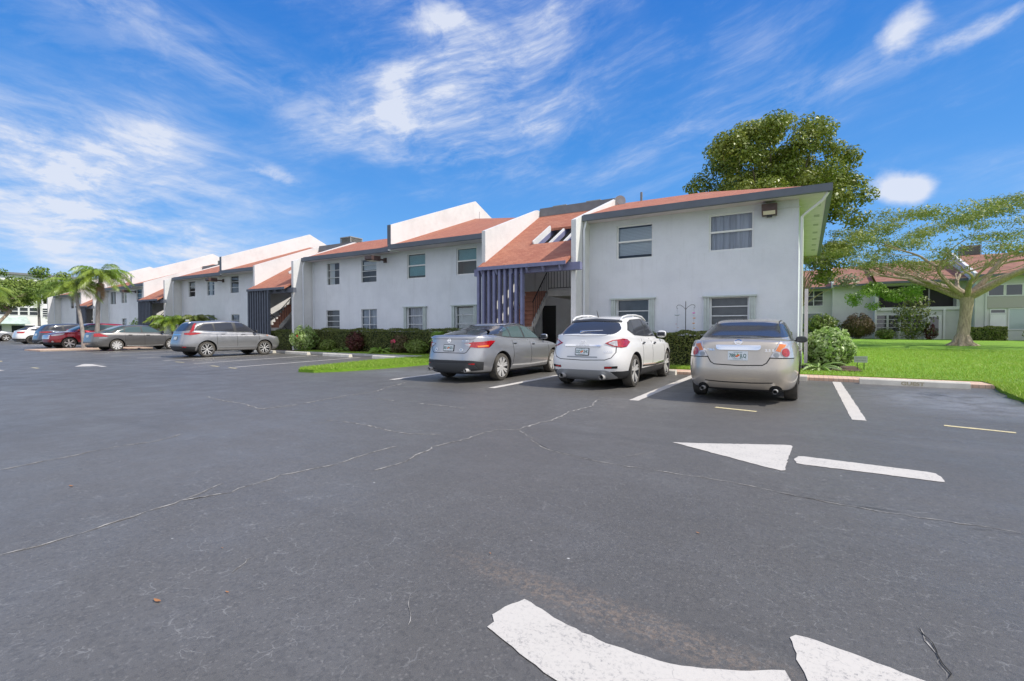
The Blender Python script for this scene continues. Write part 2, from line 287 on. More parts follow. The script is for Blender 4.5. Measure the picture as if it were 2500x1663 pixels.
ACM = mat('beige_grey_metal', (.36, .35, .32), .6, var=(6, .15)); GREYSHEET = mat('grey_roof_sheet', (.20, .205, .215), .7, var=(3, .15))
TRUNKM = mat('grey_tan_bark', (.52, .41, .29), .85, fn=f_bark); DARKBARK = mat('dark_bark', (.13, .10, .075), .9, fn=f_bark); PALMBARK = mat('palm_bark', (.36, .33, .30), .85, fn=f_bark)
WHITEW = mat('white_painted_wall', (.80, .80, .78), .8, var=(1, .08))

# ================================================================== mesh helpers
class MB:
    def __init__(s): s.v = []; s.f = []; s.mi = []; s.uv = {}
    def add(s, vs, fs, mi=0):
        b = len(s.v); s.v += [tuple(q) for q in vs]; s.f += [tuple(b+i for i in f) for f in fs]; s.mi += [mi]*len(fs); return s
    def box(s, x0, x1, y0, y1, z0, z1, mi=0):
        x0, x1 = min(x0, x1), max(x0, x1); y0, y1 = min(y0, y1), max(y0, y1); z0, z1 = min(z0, z1), max(z0, z1)
        return s.add([(x0,y0,z0),(x1,y0,z0),(x1,y1,z0),(x0,y1,z0),(x0,y0,z1),(x1,y0,z1),(x1,y1,z1),(x0,y1,z1)],
                     [(0,3,2,1),(4,5,6,7),(0,1,5,4),(1,2,6,5),(2,3,7,6),(3,0,4,7)], mi)
    def prism_x(s, poly, x0, x1, mi=0):
        """polygon in (y,z), extruded along x"""
        n = len(poly); vs = [(x0, y, z) for y, z in poly]+[(x1, y, z) for y, z in poly]
        return s.add(vs, [tuple(range(n))[::-1], tuple(range(n, 2*n))]+[(i, (i+1) % n, n+(i+1) % n, n+i) for i in range(n)], mi)
    def prism_z(s, poly, z0, z1, mi=0):
        n = len(poly); vs = [(x, y, z0) for x, y in poly]+[(x, y, z1) for x, y in poly]
        return s.add(vs, [tuple(range(n))[::-1], tuple(range(n, 2*n))]+[(i, (i+1) % n, n+(i+1) % n, n+i) for i in range(n)], mi)
    def slab(s, quad, th, mi=0):
        """a quad (4 points) thickened downwards"""
        vs = [tuple(q) for q in quad]+[(q[0], q[1], q[2]-th) for q in quad]
        n = len(quad); return s.add(vs, [tuple(range(n)), tuple(range(n, 2*n))[::-1]]+[(i, n+i, n+(i+1) % n, (i+1) % n) for i in range(n)], mi)
    def bar(s, a, b, w, h=None, mi=0, up=(0, 0, 1)):
        a, b = Vector(a), Vector(b); h = h or w; d = (b-a).normalized(); u = Vector(up)
        if abs(d.dot(u)) > .99: u = Vector((0, 1, 0))
        r = d.cross(u).normalized(); u = r.cross(d); r *= w/2; u *= h/2
        return s.add([a-r-u, a+r-u, a+r+u, a-r+u, b-r-u, b+r-u, b+r+u, b-r+u], [(3,2,1,0),(4,5,6,7),(0,1,5,4),(1,2,6,5),(2,3,7,6),(3,0,4,7)], mi)
    def tube(s, pts, rad, n=8, mi=0, cap=True):
        pts = [Vector(p) for p in pts]; rs = rad if isinstance(rad, (list, tuple)) else [rad]*len(pts); base = len(s.v); u = None
        for i, p in enumerate(pts):
            d = (pts[min(i+1, len(pts)-1)]-pts[max(i-1, 0)]).normalized()
            if u is None: u = d.orthogonal().normalized()
            u = (u-d*u.dot(d)).normalized(); w = d.cross(u)
            for k in range(n):
                a_ = 2*math.pi*k/n; s.v.append(tuple(p+(u*math.cos(a_)+w*math.sin(a_))*rs[i]))
        for i in range(len(pts)-1):
            for k in range(n):
                s.f.append((base+i*n+k, base+i*n+(k+1) % n, base+(i+1)*n+(k+1) % n, base+(i+1)*n+k)); s.mi.append(mi)
        if cap:
            s.f.append(tuple(base+k for k in range(n))[::-1]); s.mi.append(mi); e = base+(len(pts)-1)*n; s.f.append(tuple(e+k for k in range(n))); s.mi.append(mi)
        return s
    def build(s, name, m, parent=None, smooth=False, uvroof=None):
        me = bpy.data.meshes.new(name); me.from_pydata(s.v, [], s.f)
        ms = m if isinstance(m, (list, tuple)) else [m]
        for q in ms: me.materials.append(q)
        if len(ms) > 1: me.polygons.foreach_set('material_index', s.mi)
        if smooth: me.polygons.foreach_set('use_smooth', [True]*len(s.f)); me.set_sharp_from_angle(angle=math.radians(42))
        me.update()
        if uvroof:
            ul = me.uv_layers.new(name='UVMap')
            for p in me.polygons:
                for li in p.loop_indices:
                    co = me.vertices[me.loops[li].vertex_index].co; ul.data[li].uv = uvroof(co, p.normal)
        o = bpy.data.objects.new(name, me); C.objects.link(o)
        if parent is not None: o.parent = parent
        return o
def roofuv(co, n):
    if abs(n.x) > abs(n.y): return (co.y, math.hypot(co.x, co.z))
    return (co.x, math.hypot(co.y, co.z))
def tag(o, label=None, cat=None, group=None, kind=None):
    if label: o['label'] = label
    if cat: o['category'] = cat
    if group: o['group'] = group
    if kind: o['kind'] = kind
    return o
def thing(name, label, cat, loc=(0, 0, 0), rz=0, group=None):
    o = bpy.data.objects.new(name, None); C.objects.link(o); o.empty_display_size = .2
    o.location = loc; o.rotation_euler = (0, 0, rz); return tag(o, label, cat, group)
def copy_tree(o, parent=None):
    c = o.copy(); C.objects.link(c); c.parent = parent
    for ch in list(o.children): copy_tree(ch, c)
    return c
def instance(root, loc, rz, label=None, scale=None):
    c = copy_tree(root); c.location = loc; c.rotation_euler = (0, 0, rz)
    if label: c['label'] = label
    if scale: c.scale = (scale,)*3
    return c
def text_mesh(body, size, width=None, bold=0.0):
    cu = bpy.data.curves.new('txt', 'FONT'); cu.body = body; cu.size = size; cu.align_x = 'CENTER'; cu.align_y = 'CENTER'; cu.extrude = 0; cu.offset = bold
    o = bpy.data.objects.new('txt', cu); C.objects.link(o); dg = bpy.context.evaluated_depsgraph_get()
    me = bpy.data.meshes.new_from_object(o.evaluated_get(dg)); vs = [v.co.copy() for v in me.vertices]; fs = [tuple(p.vertices) for p in me.polygons]
    C.objects.unlink(o); bpy.data.objects.remove(o); bpy.data.meshes.remove(me)
    if width and vs:
        w = max(v.x for v in vs)-min(v.x for v in vs); k = width/w
        for v in vs: v.x *= k
    return vs, fs
def quads_mesh(name, P, N, S, ml, parent=None, aspect=.55, rnd=None):
    """leaf mesh: centres P, normals N, sizes S (numpy)"""
    n = len(P); a = RNG.normal(size=(n, 3)); N = N/np.linalg.norm(N, axis=1, keepdims=True)
    u = np.cross(N, a); u /= np.linalg.norm(u, axis=1, keepdims=True)+1e-9; w = np.cross(N, u)
    S = S[:, None]; bend = N*S*.18
    V = np.stack([P-u*S*.5, P+w*S*aspect*.5+bend, P+u*S*.5, P-w*S*aspect*.5+bend], 1).reshape(-1, 3)
    me = bpy.data.meshes.new(name); me.vertices.add(4*n); me.vertices.foreach_set('co', V.ravel().astype(np.float32))
    me.loops.add(4*n); me.loops.foreach_set('vertex_index', np.arange(4*n, dtype=np.int32)); me.polygons.add(n)
    me.polygons.foreach_set('loop_start', np.arange(0, 4*n, 4, dtype=np.int32)); me.polygons.foreach_set('loop_total', np.full(n, 4, dtype=np.int32))
    me.update(calc_edges=True); at = me.attributes.new('rnd', 'FLOAT', 'FACE'); at.data.foreach_set('value', (RNG.random(n) if rnd is None else rnd).astype(np.float32))
    me.materials.append(ml); o = bpy.data.objects.new(name, me); C.objects.link(o)
    if parent is not None: o.parent = parent
    return o

# ================================================================== the ground
def struct(o): o['kind'] = 'structure'; return o
def sheet(name, poly, z, m):
    bm = bmesh.new(); vs = [bm.verts.new((x, y, z)) for x, y in poly]; bm.faces.new(vs); bmesh.ops.triangulate(bm, faces=bm.faces[:])
    bmesh.ops.recalc_face_normals(bm, faces=bm.faces[:])
    if bm.faces[0].normal.z < 0: bmesh.ops.reverse_faces(bm, faces=bm.faces[:])
    me = bpy.data.meshes.new(name); bm.to_mesh(me); bm.free(); me.materials.append(m); o = bpy.data.objects.new(name, me); C.objects.link(o); return struct(o)
sheet('ground', [(-3000, -3000), (3000, -3000), (3000, 3000), (-3000, 3000)], -.05, LAWN)
edge = [(40, -60), (40, -25), (14, -4), (7.2, 4.5), (4.6, 7.9), (3.75, 9.6), (3.2, 11.3), (3.28, 12.6), (3.5, 14.3), (3.5, 14.9)]
lot = [(-150, -60)]+edge+[(-11.5, 14.9), (-11.5, 16.4), (-26, 16.4), (-26, 17.9), (-44, 17.9), (-44, 19.4), (-61, 19.4), (-61, 20.9), (-96, 20.9), (-96, 40), (-150, 40)]
sheet('parking_lot', lot, 0, ASPH)
# planting strips between the kerb and the building (raised), stepping back with it
UY = {1: 16.72, 2: 18.05, 3: 19.5, 4: 20.95, 5: 22.4}
def strip(name, x0, x1, y0, y1, z, m): return struct(MB().box(x0, x1, y0, y1, -.03, z).build(name, m))
strip('paver_strip', -11.5, 3.45, 14.08, 14.98, .07, PAVER)
strip('lawn_strip', -11.5, -.25, 14.98, 15.75, .10, LAWN); strip('planting_bed', -11.5, -.25, 15.75, 16.9, .11, SOIL)
strip('concrete_kerb', -26, -14.0, 16.22, 16.45, .10, CONC); strip('concrete_kerb', -44, -26, 17.65, 17.88, .10, CONC); strip('concrete_kerb', -61, -44, 19.1, 19.33, .10, CONC); strip('concrete_kerb', -96, -61, 20.6, 20.85, .10, CONC)
strip('lawn_strip', -23.6, -13.95, 16.45, 17.05, .12, LAWN); strip('planting_bed', -26, -11.4, 17.05, 18.2, .13, SOIL); strip('planting_bed', -26, -23.6, 16.45, 17.05, .125, SOIL)
strip('lawn_strip', -44, -26, 17.88, 19.7, .12, LAWN); strip('lawn_strip', -61, -44, 19.33, 21.1, .12, LAWN); strip('lawn_strip', -96, -61, 20.85, 26, .12, LAWN)
# the grass tongue between the two rows of bays
tongue = [(-12.8, 9.05), (-12.2, 9.12), (-11.8, 9.8), (-11.6, 10.6), (-11.5, 11.8), (-11.45, 15.2), (-11.45, 16.25), (-13.95, 16.25), (-13.95, 13.5), (-13.6, 11.8), (-13.25, 10.2), (-13.0, 9.4)]
o = struct(MB().prism_z(tongue, -.02, .09).build('lawn_tongue', LAWN))
# big lawn to the right, rising gently towards the far building
YS = list(np.linspace(-25, 7, 16))+list(np.arange(7.3, 14.85, .3))+[14.899, 14.985]+list(np.linspace(15.6, 30.9, 24))+[31.0]+list(np.linspace(33, 90, 22))
bm = bmesh.new(); NX, NY = 40, len(YS)-1; grid = []
def lawnz(y): q = min(1, max(0, (y-15)/36)); return .09+.33*q
xsE = []
def edgex(y):
    for (xa, ya), (xb, yb) in zip(edge[:-1], edge[1:]):
        if ya <= y <= yb and yb > ya: return xa+(xb-xa)*(y-ya)/(yb-ya)
    return -.2 if y < 30 else -60.0
for j in range(NY+1):
    y = float(YS[j])
    row = []
    for i in range(NX+1):
        x0 = (edgex(y)+.04*math.sin(y*5)+.03*math.sin(y*13)) if y < 14.9 else (-.2 if y < 31 else -90); row.append(bm.verts.new((x0+(120-x0)*(i/NX)**2, y, lawnz(y))))
    grid.append(row)
for j in range(NY):
    for i in range(NX):
        bm.faces.new((grid[j][i], grid[j][i+1], grid[j+1][i+1], grid[j+1][i]))
bmesh.ops.extrude_edge_only(bm, edges=[e for e in bm.edges if e.is_boundary]); bm.verts.ensure_lookup_table()
for v in bm.verts[(NX+1)*(NY+1):]: v.co.z = -.06; v.co.x -= .015
me = bpy.data.meshes.new('lawn'); bm.to_mesh(me); bm.free(); me.materials.append(LAWN); o = bpy.data.objects.new('lawn', me); C.objects.link(o); struct(o)
strip('planting_bed', -.25, 1.35, 16.2, 18.4, .125, SOIL)
strip('brick_island', -39.9, -37.3, 9.9, 15.5, .08, PAVER)
# painted lines (their own thin sheets, 4 mm above the asphalt)
def road_mark(name, poly, m, z=.004, lab=None):
    out = []
    for i in range(len(poly)):
        a_, b_ = Vector(poly[i]), Vector(poly[(i+1) % len(poly)]); n = max(1, min(60, int((b_-a_).length/.035)))
        for k in range(n): p = a_.lerp(b_, k/n); out.append((p.x+(random.gauss(0, .0035) if k else 0), p.y+(random.gauss(0, .0035) if k else 0)))
    poly = out
    return sheet(name, poly, z, m)
def line(x0, y0, x1, y1, w=.14, m=None, name='bay_line'):
    d = Vector((x1-x0, y1-y0)).normalized(); n = Vector((-d.y, d.x))*w/2
    return road_mark(name, [(x0-n.x, y0-n.y), (x0+n.x, y0+n.y), (x1+n.x, y1+n.y), (x1-n.x, y1-n.y)], m or WPAINT)
for a_ in ((.65, 8.2, .65, 13.95), (-2.58, 8.45, -2.58, 14.2), (-5.74, 8.68, -5.8, 14.2), (-8.84, 8.85, -8.95, 14.2)): line(*a_, w=.17)
for a_ in ((-16.24, 9.12, -17.1, 15.2), (-19.2, 9.27, -20.3, 15.4), (-22.04, 9.5, -23.45, 15.5), (-25.0, 9.8, -26.1, 15.6), (-28.0, 9.9, -29.2, 16.0), (-31.3, 10.3, -32.4, 16.2), (-34.0, 10.5, -35.0, 16.6)): line(*a_, w=.13)
for k in range(7): line(-43.0-3.1*k, 11.2+.35*k, -43.6-3.1*k, 17.2+.35*k, w=.13)
for a_ in ((-1.23, 8.38, -.62, 8.26), (1.56, 8.32, 2.2, 8.17), (-20.95, 9.45, -20.2, 9.42), (-21.75, 5.57, -21.2, 5.58), (-17.6, 9.05, -17.0, 9.0), (-16.2, 8.9, -15.7, 8.86), (-27.5, 6.11, -26.9, 6.0)): line(*a_, w=.09, m=YPAINT, name='lane_dash')
# arrows
road_mark('lane_arrow', [(-1.25, 5.52), (-1.0, 5.62), (-.18, 6.02), (-.12, 6.03), (-.1, 5.98), (-.13, 5.45), (-.14, 4.93), (-.17, 4.9), (-.3, 4.96), (-.9, 5.32)], WPAINT)
road_mark('lane_arrow_shaft', [(-.05, 5.54), (0, 5.57), (.93, 5.52), (.985, 5.49), (1.0, 5.36), (.99, 5.22), (.95, 5.21), (.5, 5.23), (0, 5.23), (-.06, 5.25), (-.08, 5.4)], WPAINT)
road_mark('lane_arrow', [(-21.06, 6.44), (-22.3, 7.05), (-22.4, 7.15), (-21.5, 7.6), (-21.9, 7.2), (-20.9, 7.1), (-20.23, 7.05), (-20.2, 6.9), (-20.8, 6.95)], WPAINT)
road_mark('lane_arrow', [(-20.9, 4.6), (-20.85, 4.73), (-22.2, 4.78), (-22.2, 4.62)], WPAINT)
cu1 = [(-1.10, 1.94), (-.88, 1.87), (-.70, 1.835), (-.55, 1.83), (-.42, 1.84), (-.30, 1.88), (-.16, 1.95), (-.05, 2.02)]
cu2 = [(.02, 1.86), (-.12, 1.74), (-.28, 1.62), (-.42, 1.555), (-.55, 1.53), (-.68, 1.53), (-.80, 1.555), (-.93, 1.6), (-1.06, 1.65), (-1.13, 1.675), (-1.125, 1.72), (-1.16, 1.76), (-1.145, 1.84)]
road_mark('curved_arrow', cu1+cu2, WPAINT)
road_mark('curved_arrow_head', [(-.04, 2.25), (-.02, 2.28), (.02, 2.285), (.17, 2.262), (.5, 2.19), (1.1, 2.02), (1.08, 1.95), (.35, 1.6), (.12, 1.55), (.06, 1.8)], WPAINT)
# long cracks and leaf litter
CRK = mat('crack_filler', (.44, .42, .38), .9, var=(14, .5, (.12, .11, .10)))
def crack(pts, w, mb):
    q = []
    for (x0, y0), (x1, y1) in zip(pts[:-1], pts[1:]):
        L = math.hypot(x1-x0, y1-y0); n = max(2, int(L/.07))
        for k in range(n): f = k/n; ph = len(q)*.9; q.append((x0+(x1-x0)*f+random.gauss(0, .006+w*.12)+min(.03, w)*math.sin(ph*.37+x0*9), y0+(y1-y0)*f+random.gauss(0, .006+w*.12)+min(.03, w)*math.sin(ph*.29+y0*7)))
    q.append(pts[-1]); L_, R_ = [], []
    for i, p in enumerate(q):
        a_ = Vector(q[max(0, i-1)]); b_ = Vector(q[min(len(q)-1, i+1)]); d = (b_-a_).normalized(); ww = w*.85*random.uniform(.15, 1)*(.25 if i in (0, len(q)-1) else 1)/2
        L_.append((p[0]-d.y*ww, p[1]+d.x*ww, .003)); R_.append((p[0]+d.y*ww, p[1]-d.x*ww, .003))
    n = len(q); mb.add(L_+R_, [(i, n+i, n+i+1, i+1) for i in range(n-1)])
def unp(x, y, z=0.0):
    d = Fw + Rt*((x-1250)/FPX) + Up*((831.5-y)/FPX); t = (z-CAMH)/d.z; return (d.x*t, d.y*t)
mb = MB()
for pts, w in (([(0, 1359), (150, 1320), (330, 1260), (440, 1222), (560, 1200), (700, 1160), (800, 1138), (900, 1107), (975, 1090)], .022),
               ([(440, 1222), (480, 1205), (545, 1180)], .02), ([(0, 1146), (150, 1118), (280, 1093), (370, 1080), (450, 1058)], .03),
               ([(900, 1150), (990, 1128), (1060, 1092), (1110, 1078), (1170, 1060), (1220, 1050), (1270, 1049)], .025), ([(1270, 1049), (1330, 1030), (1390, 1008), (1440, 992), (1465, 976)], .045),
               ([(1270, 1049), (1300, 1075), (1340, 1098), (1460, 1126), (1600, 1150), (1760, 1175), (1900, 1202), (2100, 1240), (2300, 1270), (2500, 1305)], .018),
               ([(800, 1026), (880, 1037), (1000, 1058), (1080, 1062)], .03), ([(640, 1000), (700, 992), (800, 974), (905, 958), (990, 934)], .05),
               ([(910, 972), (965, 980)], .04), ([(1020, 985), (1135, 998)], .05), ([(500, 968), (650, 1000)], .04), ([(1740, 936), (1960, 945), (2160, 953)], .03),
               ([(2250, 1535), (2268, 1560), (2290, 1590), (2300, 1625), (2312, 1663)], .008), ([(1000, 1455), (1005, 1500), (995, 1530)], .006), ([(560, 1400), (600, 1372), (625, 1357)], .009), ([(1600, 1100), (1500, 1120)], .01)):
    crack([unp(*p) for p in pts], w, mb)
struct(mb.build('asphalt_cracks', CRK))
mb = MB()
for pts, w in (([(2238, 1528), (2262, 1556), (2285, 1588), (2298, 1622), (2312, 1663)], .006), ([(1300, 1078), (1345, 1100), (1450, 1125)], .009), ([(30, 1352), (120, 1327)], .007), ([(445, 1223), (520, 1212)], .01), ([(1900, 1203), (2050, 1230), (2200, 1252)], .010), ([(2350, 1288), (2500, 1306)], .008)):
    crack([unp(*p) for p in pts], w, mb)
o = struct(mb.build('open_cracks', mat('crack_shadow', (.012, .012, .012), .95))); o.location.z = .002
DRYL = mat('dry_leaf', (.36, .16, .06), .8)
for i, (px, py, s_) in enumerate(((174, 1188, .055), (555, 1448, .028), (384, 1469, .055), (543, 1340, .018), (1704, 1303, .03), (1197, 1353, .02))):
    x, y = unp(px, py); mb = MB(); a_ = random.uniform(-.5, .5)
    nn = 5; top = [(-.5+i_/nn, .16*math.sin(math.pi*i_/nn)) for i_ in range(nn+1)]; pts = top+[(u, -v) for u, v in top[1:-1]][::-1]
    vs = [(s_*(u*math.cos(a_)-v*math.sin(a_)), s_*(u*math.sin(a_)+v*math.cos(a_)), .006+s_*.12*abs(u)) for u, v in pts]
    mb.add(vs, [tuple(range(len(vs)))]); o = mb.build('fallen_leaf', DRYL); o.location = (x, y, 0)
    tag(o, ['curled orange dry leaf on bare asphalt at the left', 'small brown leaf on asphalt left of the curved arrow', 'long thin brown leaf lowest on the left asphalt', 'tiny dark leaf bit above the small brown leaf', 'small tan leaf on asphalt above the curved arrow head', 'pale leaf crumb in the middle of the near asphalt'][i], 'leaf', 'dry leaves fallen on the asphalt')

# ================================================================== the apartment building
bld = thing('apartment_building', 'long two storey blue grey stucco apartment block with red shingle roofs and white wing walls', 'apartment building')
def wall_front(mb, x0, x1, z0, z1, Y, holes, depth=.14):
    xs = sorted({x0, x1, *[h[0] for h in holes], *[h[1] for h in holes]}); zs = sorted({z0, z1, *[h[2] for h in holes], *[h[3] for h in holes]})
    for a_, b_ in zip(xs[:-1], xs[1:]):
        for c_, d_ in zip(zs[:-1], zs[1:]):
            mx, mz = (a_+b_)/2, (c_+d_)/2
            if any(h[0] < mx < h[1] and h[2] < mz < h[3] for h in holes): continue
            mb.add([(a_, Y, c_), (b_, Y, c_), (b_, Y, d_), (a_, Y, d_)], [(0, 1, 2, 3)])
    for h in holes:
        a_, b_, c_, d_ = h[:4]; y1 = Y+depth
        mb.add([(a_, Y, c_), (b_, Y, c_), (b_, Y, d_), (a_, Y, d_), (a_, y1, c_), (b_, y1, c_), (b_, y1, d_), (a_, y1, d_)], [(0, 4, 5, 1), (1, 5, 6, 2), (2, 6, 7, 3), (3, 7, 4, 0)])
def window(root, x0, x1, z0, z1, Y, kind='awn', rows=3, cols=1, blind='dark', glass=None, shutter=False, fr=None):
    glass = glass or GLASS; fr = fr or (WFRAME if kind == 'sash' else GFRAME)
    w = .055 if kind == 'sash' else .03; yf = Y+.045; mb = MB()
    mb.box(x0, x0+w, yf, yf+.06, z0, z1).box(x1-w, x1, yf, yf+.06, z0, z1).box(x0+w, x1-w, yf, yf+.06, z1-w, z1).box(x0+w, x1-w, yf, yf+.06, z0, z0+w)
    if kind == 'sash': zm = z0+(z1-z0)*.52; mb.box(x0+w, x1-w, yf-.004, yf+.055, zm-.03, zm+.03)
    else:
        for k in range(1, rows): z = z0+(z1-z0)*k/rows; mb.box(x0+w, x1-w, yf+.002, yf+.05, z-.016, z+.016)
        for k in range(1, cols): x = x0+(x1-x0)*k/cols; mb.box(x-.02, x+.02, yf-.003, yf+.055, z0+w, z1-w)
    wn = mb.build('window', fr, root)
    MB().add([(x0+w, yf+.03, z0+w), (x1-w, yf+.03, z0+w), (x1-w, yf+.03, z1-w), (x0+w, yf+.03, z1-w)], [(0, 1, 2, 3)]).build('pane', glass, wn)
    yb = Y+.55
    MB().add([(x0, yb, z0), (x1, yb, z0), (x1, yb, z1), (x0, yb, z1), (x0, yf+.07, z0), (x1, yf+.07, z0), (x1, yf+.07, z1), (x0, yf+.07, z1)],
             [(0, 1, 2, 3), (0, 4, 5, 1), (2, 6, 7, 3), (0, 3, 7, 4), (1, 5, 6, 2)]).build('room_recess', DARKIN, wn)
    if blind in ('slats', 'halfslats'):
        mb = MB(); zb = z0+(.13*(z1-z0) if blind == 'slats' else .55*(z1-z0)); n = int((z1-.05-zb)/.05)
        for k in range(n): z = zb+k*.05; mb.add([(x0+.05, yf+.10, z), (x1-.05, yf+.10, z), (x1-.05, yf+.106, z+.0465), (x0+.05, yf+.106, z+.0465)], [(0, 1, 2, 3)])
        mb.build('blind', BLIND, wn)
    elif blind == 'curtain':
        mb = MB(); n = 36; vs = []
        for k in range(n+1): x = x0+(x1-x0)*k/n; y = yf+.13+.02*math.sin(k*1.9)+.012*math.sin(k*.7); vs += [(x, y, z0+.02), (x, y, z1-.02)]
        mb.add(vs, [(2*k, 2*k+2, 2*k+3, 2*k+1) for k in range(n)]); mb.build('curtain', CURTAIN, wn, smooth=True)
    elif blind == 'screen':
        MB().add([(x0+.04, yf+.09, z0+.02), (x1-.04, yf+.09, z0+.02), (x1-.04, yf+.09, z1-.02), (x0+.04, yf+.09, z1-.02)], [(0, 1, 2, 3)]).build('insect_screen', SCREEN, wn)
    elif blind == 'half':
        mb = MB(); mb.box(x0+.05, x0+(x1-x0)*.45, yf+.12, yf+.13, z0+.03, z1-.03); mb.build('blind', BLIND, wn)
    if shutter:
        mb = MB(); sw = .17
        for sx, dr in ((x0-.03, -1), (x1+.03, 1)):
            for k in range(4): xa = sx+dr*(k*sw/4); xb = sx+dr*((k+1)*sw/4); mb.box(xa, xb-.006*dr, Y-.10+(.012 if k % 2 else 0), Y-.003, z0-.02, z1+.0)
        mb.box(x0-.24, x1+.24, Y-.13, Y-.003, z1+.003, z1+.05); mb.box(x0-.24, x1+.24, Y-.12, Y-.003, z0-.07, z0-.023)
        mb.build('storm_shutter', SHUT, wn)
    return wn
WALLS = MB()
def gutter_run(x0, x1, y, zt, h=.2):
    MB().box(x0, x1, y-.13, y, zt-h, zt-.012).box(x0, x1, y-.003, y+.03, zt-.01, zt+.045).build('gutter', FASCIA, bld)
def roof_a(x0, x1, Yf, xover=0, hip=False):
    y0, z0, s_ = Yf-.6, 5.26, .375; y1 = Yf+3.3; z1 = z0+s_*(y1-y0)
    if not hip:
        MB().slab([(x0, y0, z0), (x1, y0, z0), (x1, y1, z1), (x0, y1, z1)], .07).build('roof', SHINGLE, bld, uvroof=roofuv)
        MB().box(x0, x1, y1, Yf+12.8, z1-.2, z1-.02).build('flat_roof', GREYSHEET, bld)
        gutter_run(x0, x1, y0, z0)
        MB().box(x0, x1, y0+.003, Yf, z0-.17, z0-.13).build('soffit', SOFFIT, bld)
    else:
        xe, yb = x1+.68, Yf+13.0; s2 = .33; hz = z0+s2*(y1-y0); xi = xe-(y1-y0)
        MB().slab([(x0, y0, z0), (xe, y0, z0), (xi, y1, hz), (x0, y1, hz)], .06).slab([(xe, y0+.002, z0), (xe, yb, z0), (xi, yb-(y1-y0), hz), (xi, y1+.002, hz)], .06).slab([(xe, yb, z0), (x0, yb, z0), (x0, yb-(y1-y0), hz), (xi, yb-(y1-y0), hz)], .06).build('roof', SHINGLE, bld, uvroof=roofuv)
        MB().box(x0, xi, y1+.01, yb-(y1-y0)-.01, hz-.2, hz-.03).build('flat_roof', GREYSHEET, bld)
        gutter_run(x0, xe+.12, y0, z0)
        MB().box(xe, xe+.12, y0+.002, yb, z0-.2, z0-.012).box(xe-.03, xe+.003, y0+.04, yb, z0-.01, z0+.045).build('gutter', FASCIA, bld)
        MB().box(x0, xe, y0+.003, Yf-.0, z0-.17, z0-.13).box(x1+.0, xe-.003, Yf, yb, z0-.17, z0-.13).build('soffit', SOFFIT, bld)
        for k in range(7): y = Yf+.9+k*1.65; MB().box(xe-.28, xe-.12, y, y+.35, z0-.178, z0-.1705).build('soffit_vent', ACM, bld)
def roof_b(x0, x1, Yf):
    y0, z0, s_ = Yf-.8, 5.33, .373; yr = Yf+6.4; zr = z0+s_*(yr-y0); yd = Yf+2.5; zd = z0+s_*(yd-y0)
    yd2 = yr+(yr-yd); yb = Yf+13.4; zb = zr-(yb-yr)*s_
    mb = MB(); mb.slab([(x0, y0, z0), (x1, y0, z0), (x1, yd, zd), (x0, yr, zr)], .07)
    mb.slab([(x1, yd, zd), (x1, yd2, zd), (x0, yr, zr)], .07); mb.slab([(x0, yr, zr), (x1, yd2, zd), (x1, yb, zb), (x0, yb, zb)], .07)
    mb.build('roof', SHINGLE, bld, uvroof=roofuv); gutter_run(x0, x1, y0, z0)
    MB().box(x0, x1, y0+.003, Yf, z0-.19, z0-.15).build('soffit', SOFFIT, bld)
def wing(x0, x1, Yb):
    MB().prism_x([(Yb, 0), (Yb, 5.03), (Yb+4.24, 6.69), (Yb+13.9, 6.69), (Yb+13.9, 0)], x0, x1).build('wing_wall', WSTUC, bld)
UNITS = {1: (-6.77, -.2), 2: (-24.16, -10.68), 3: (-41.96, -27.96), 4: (-59.49, -45.52), 5: (-76.9, -62.6)}
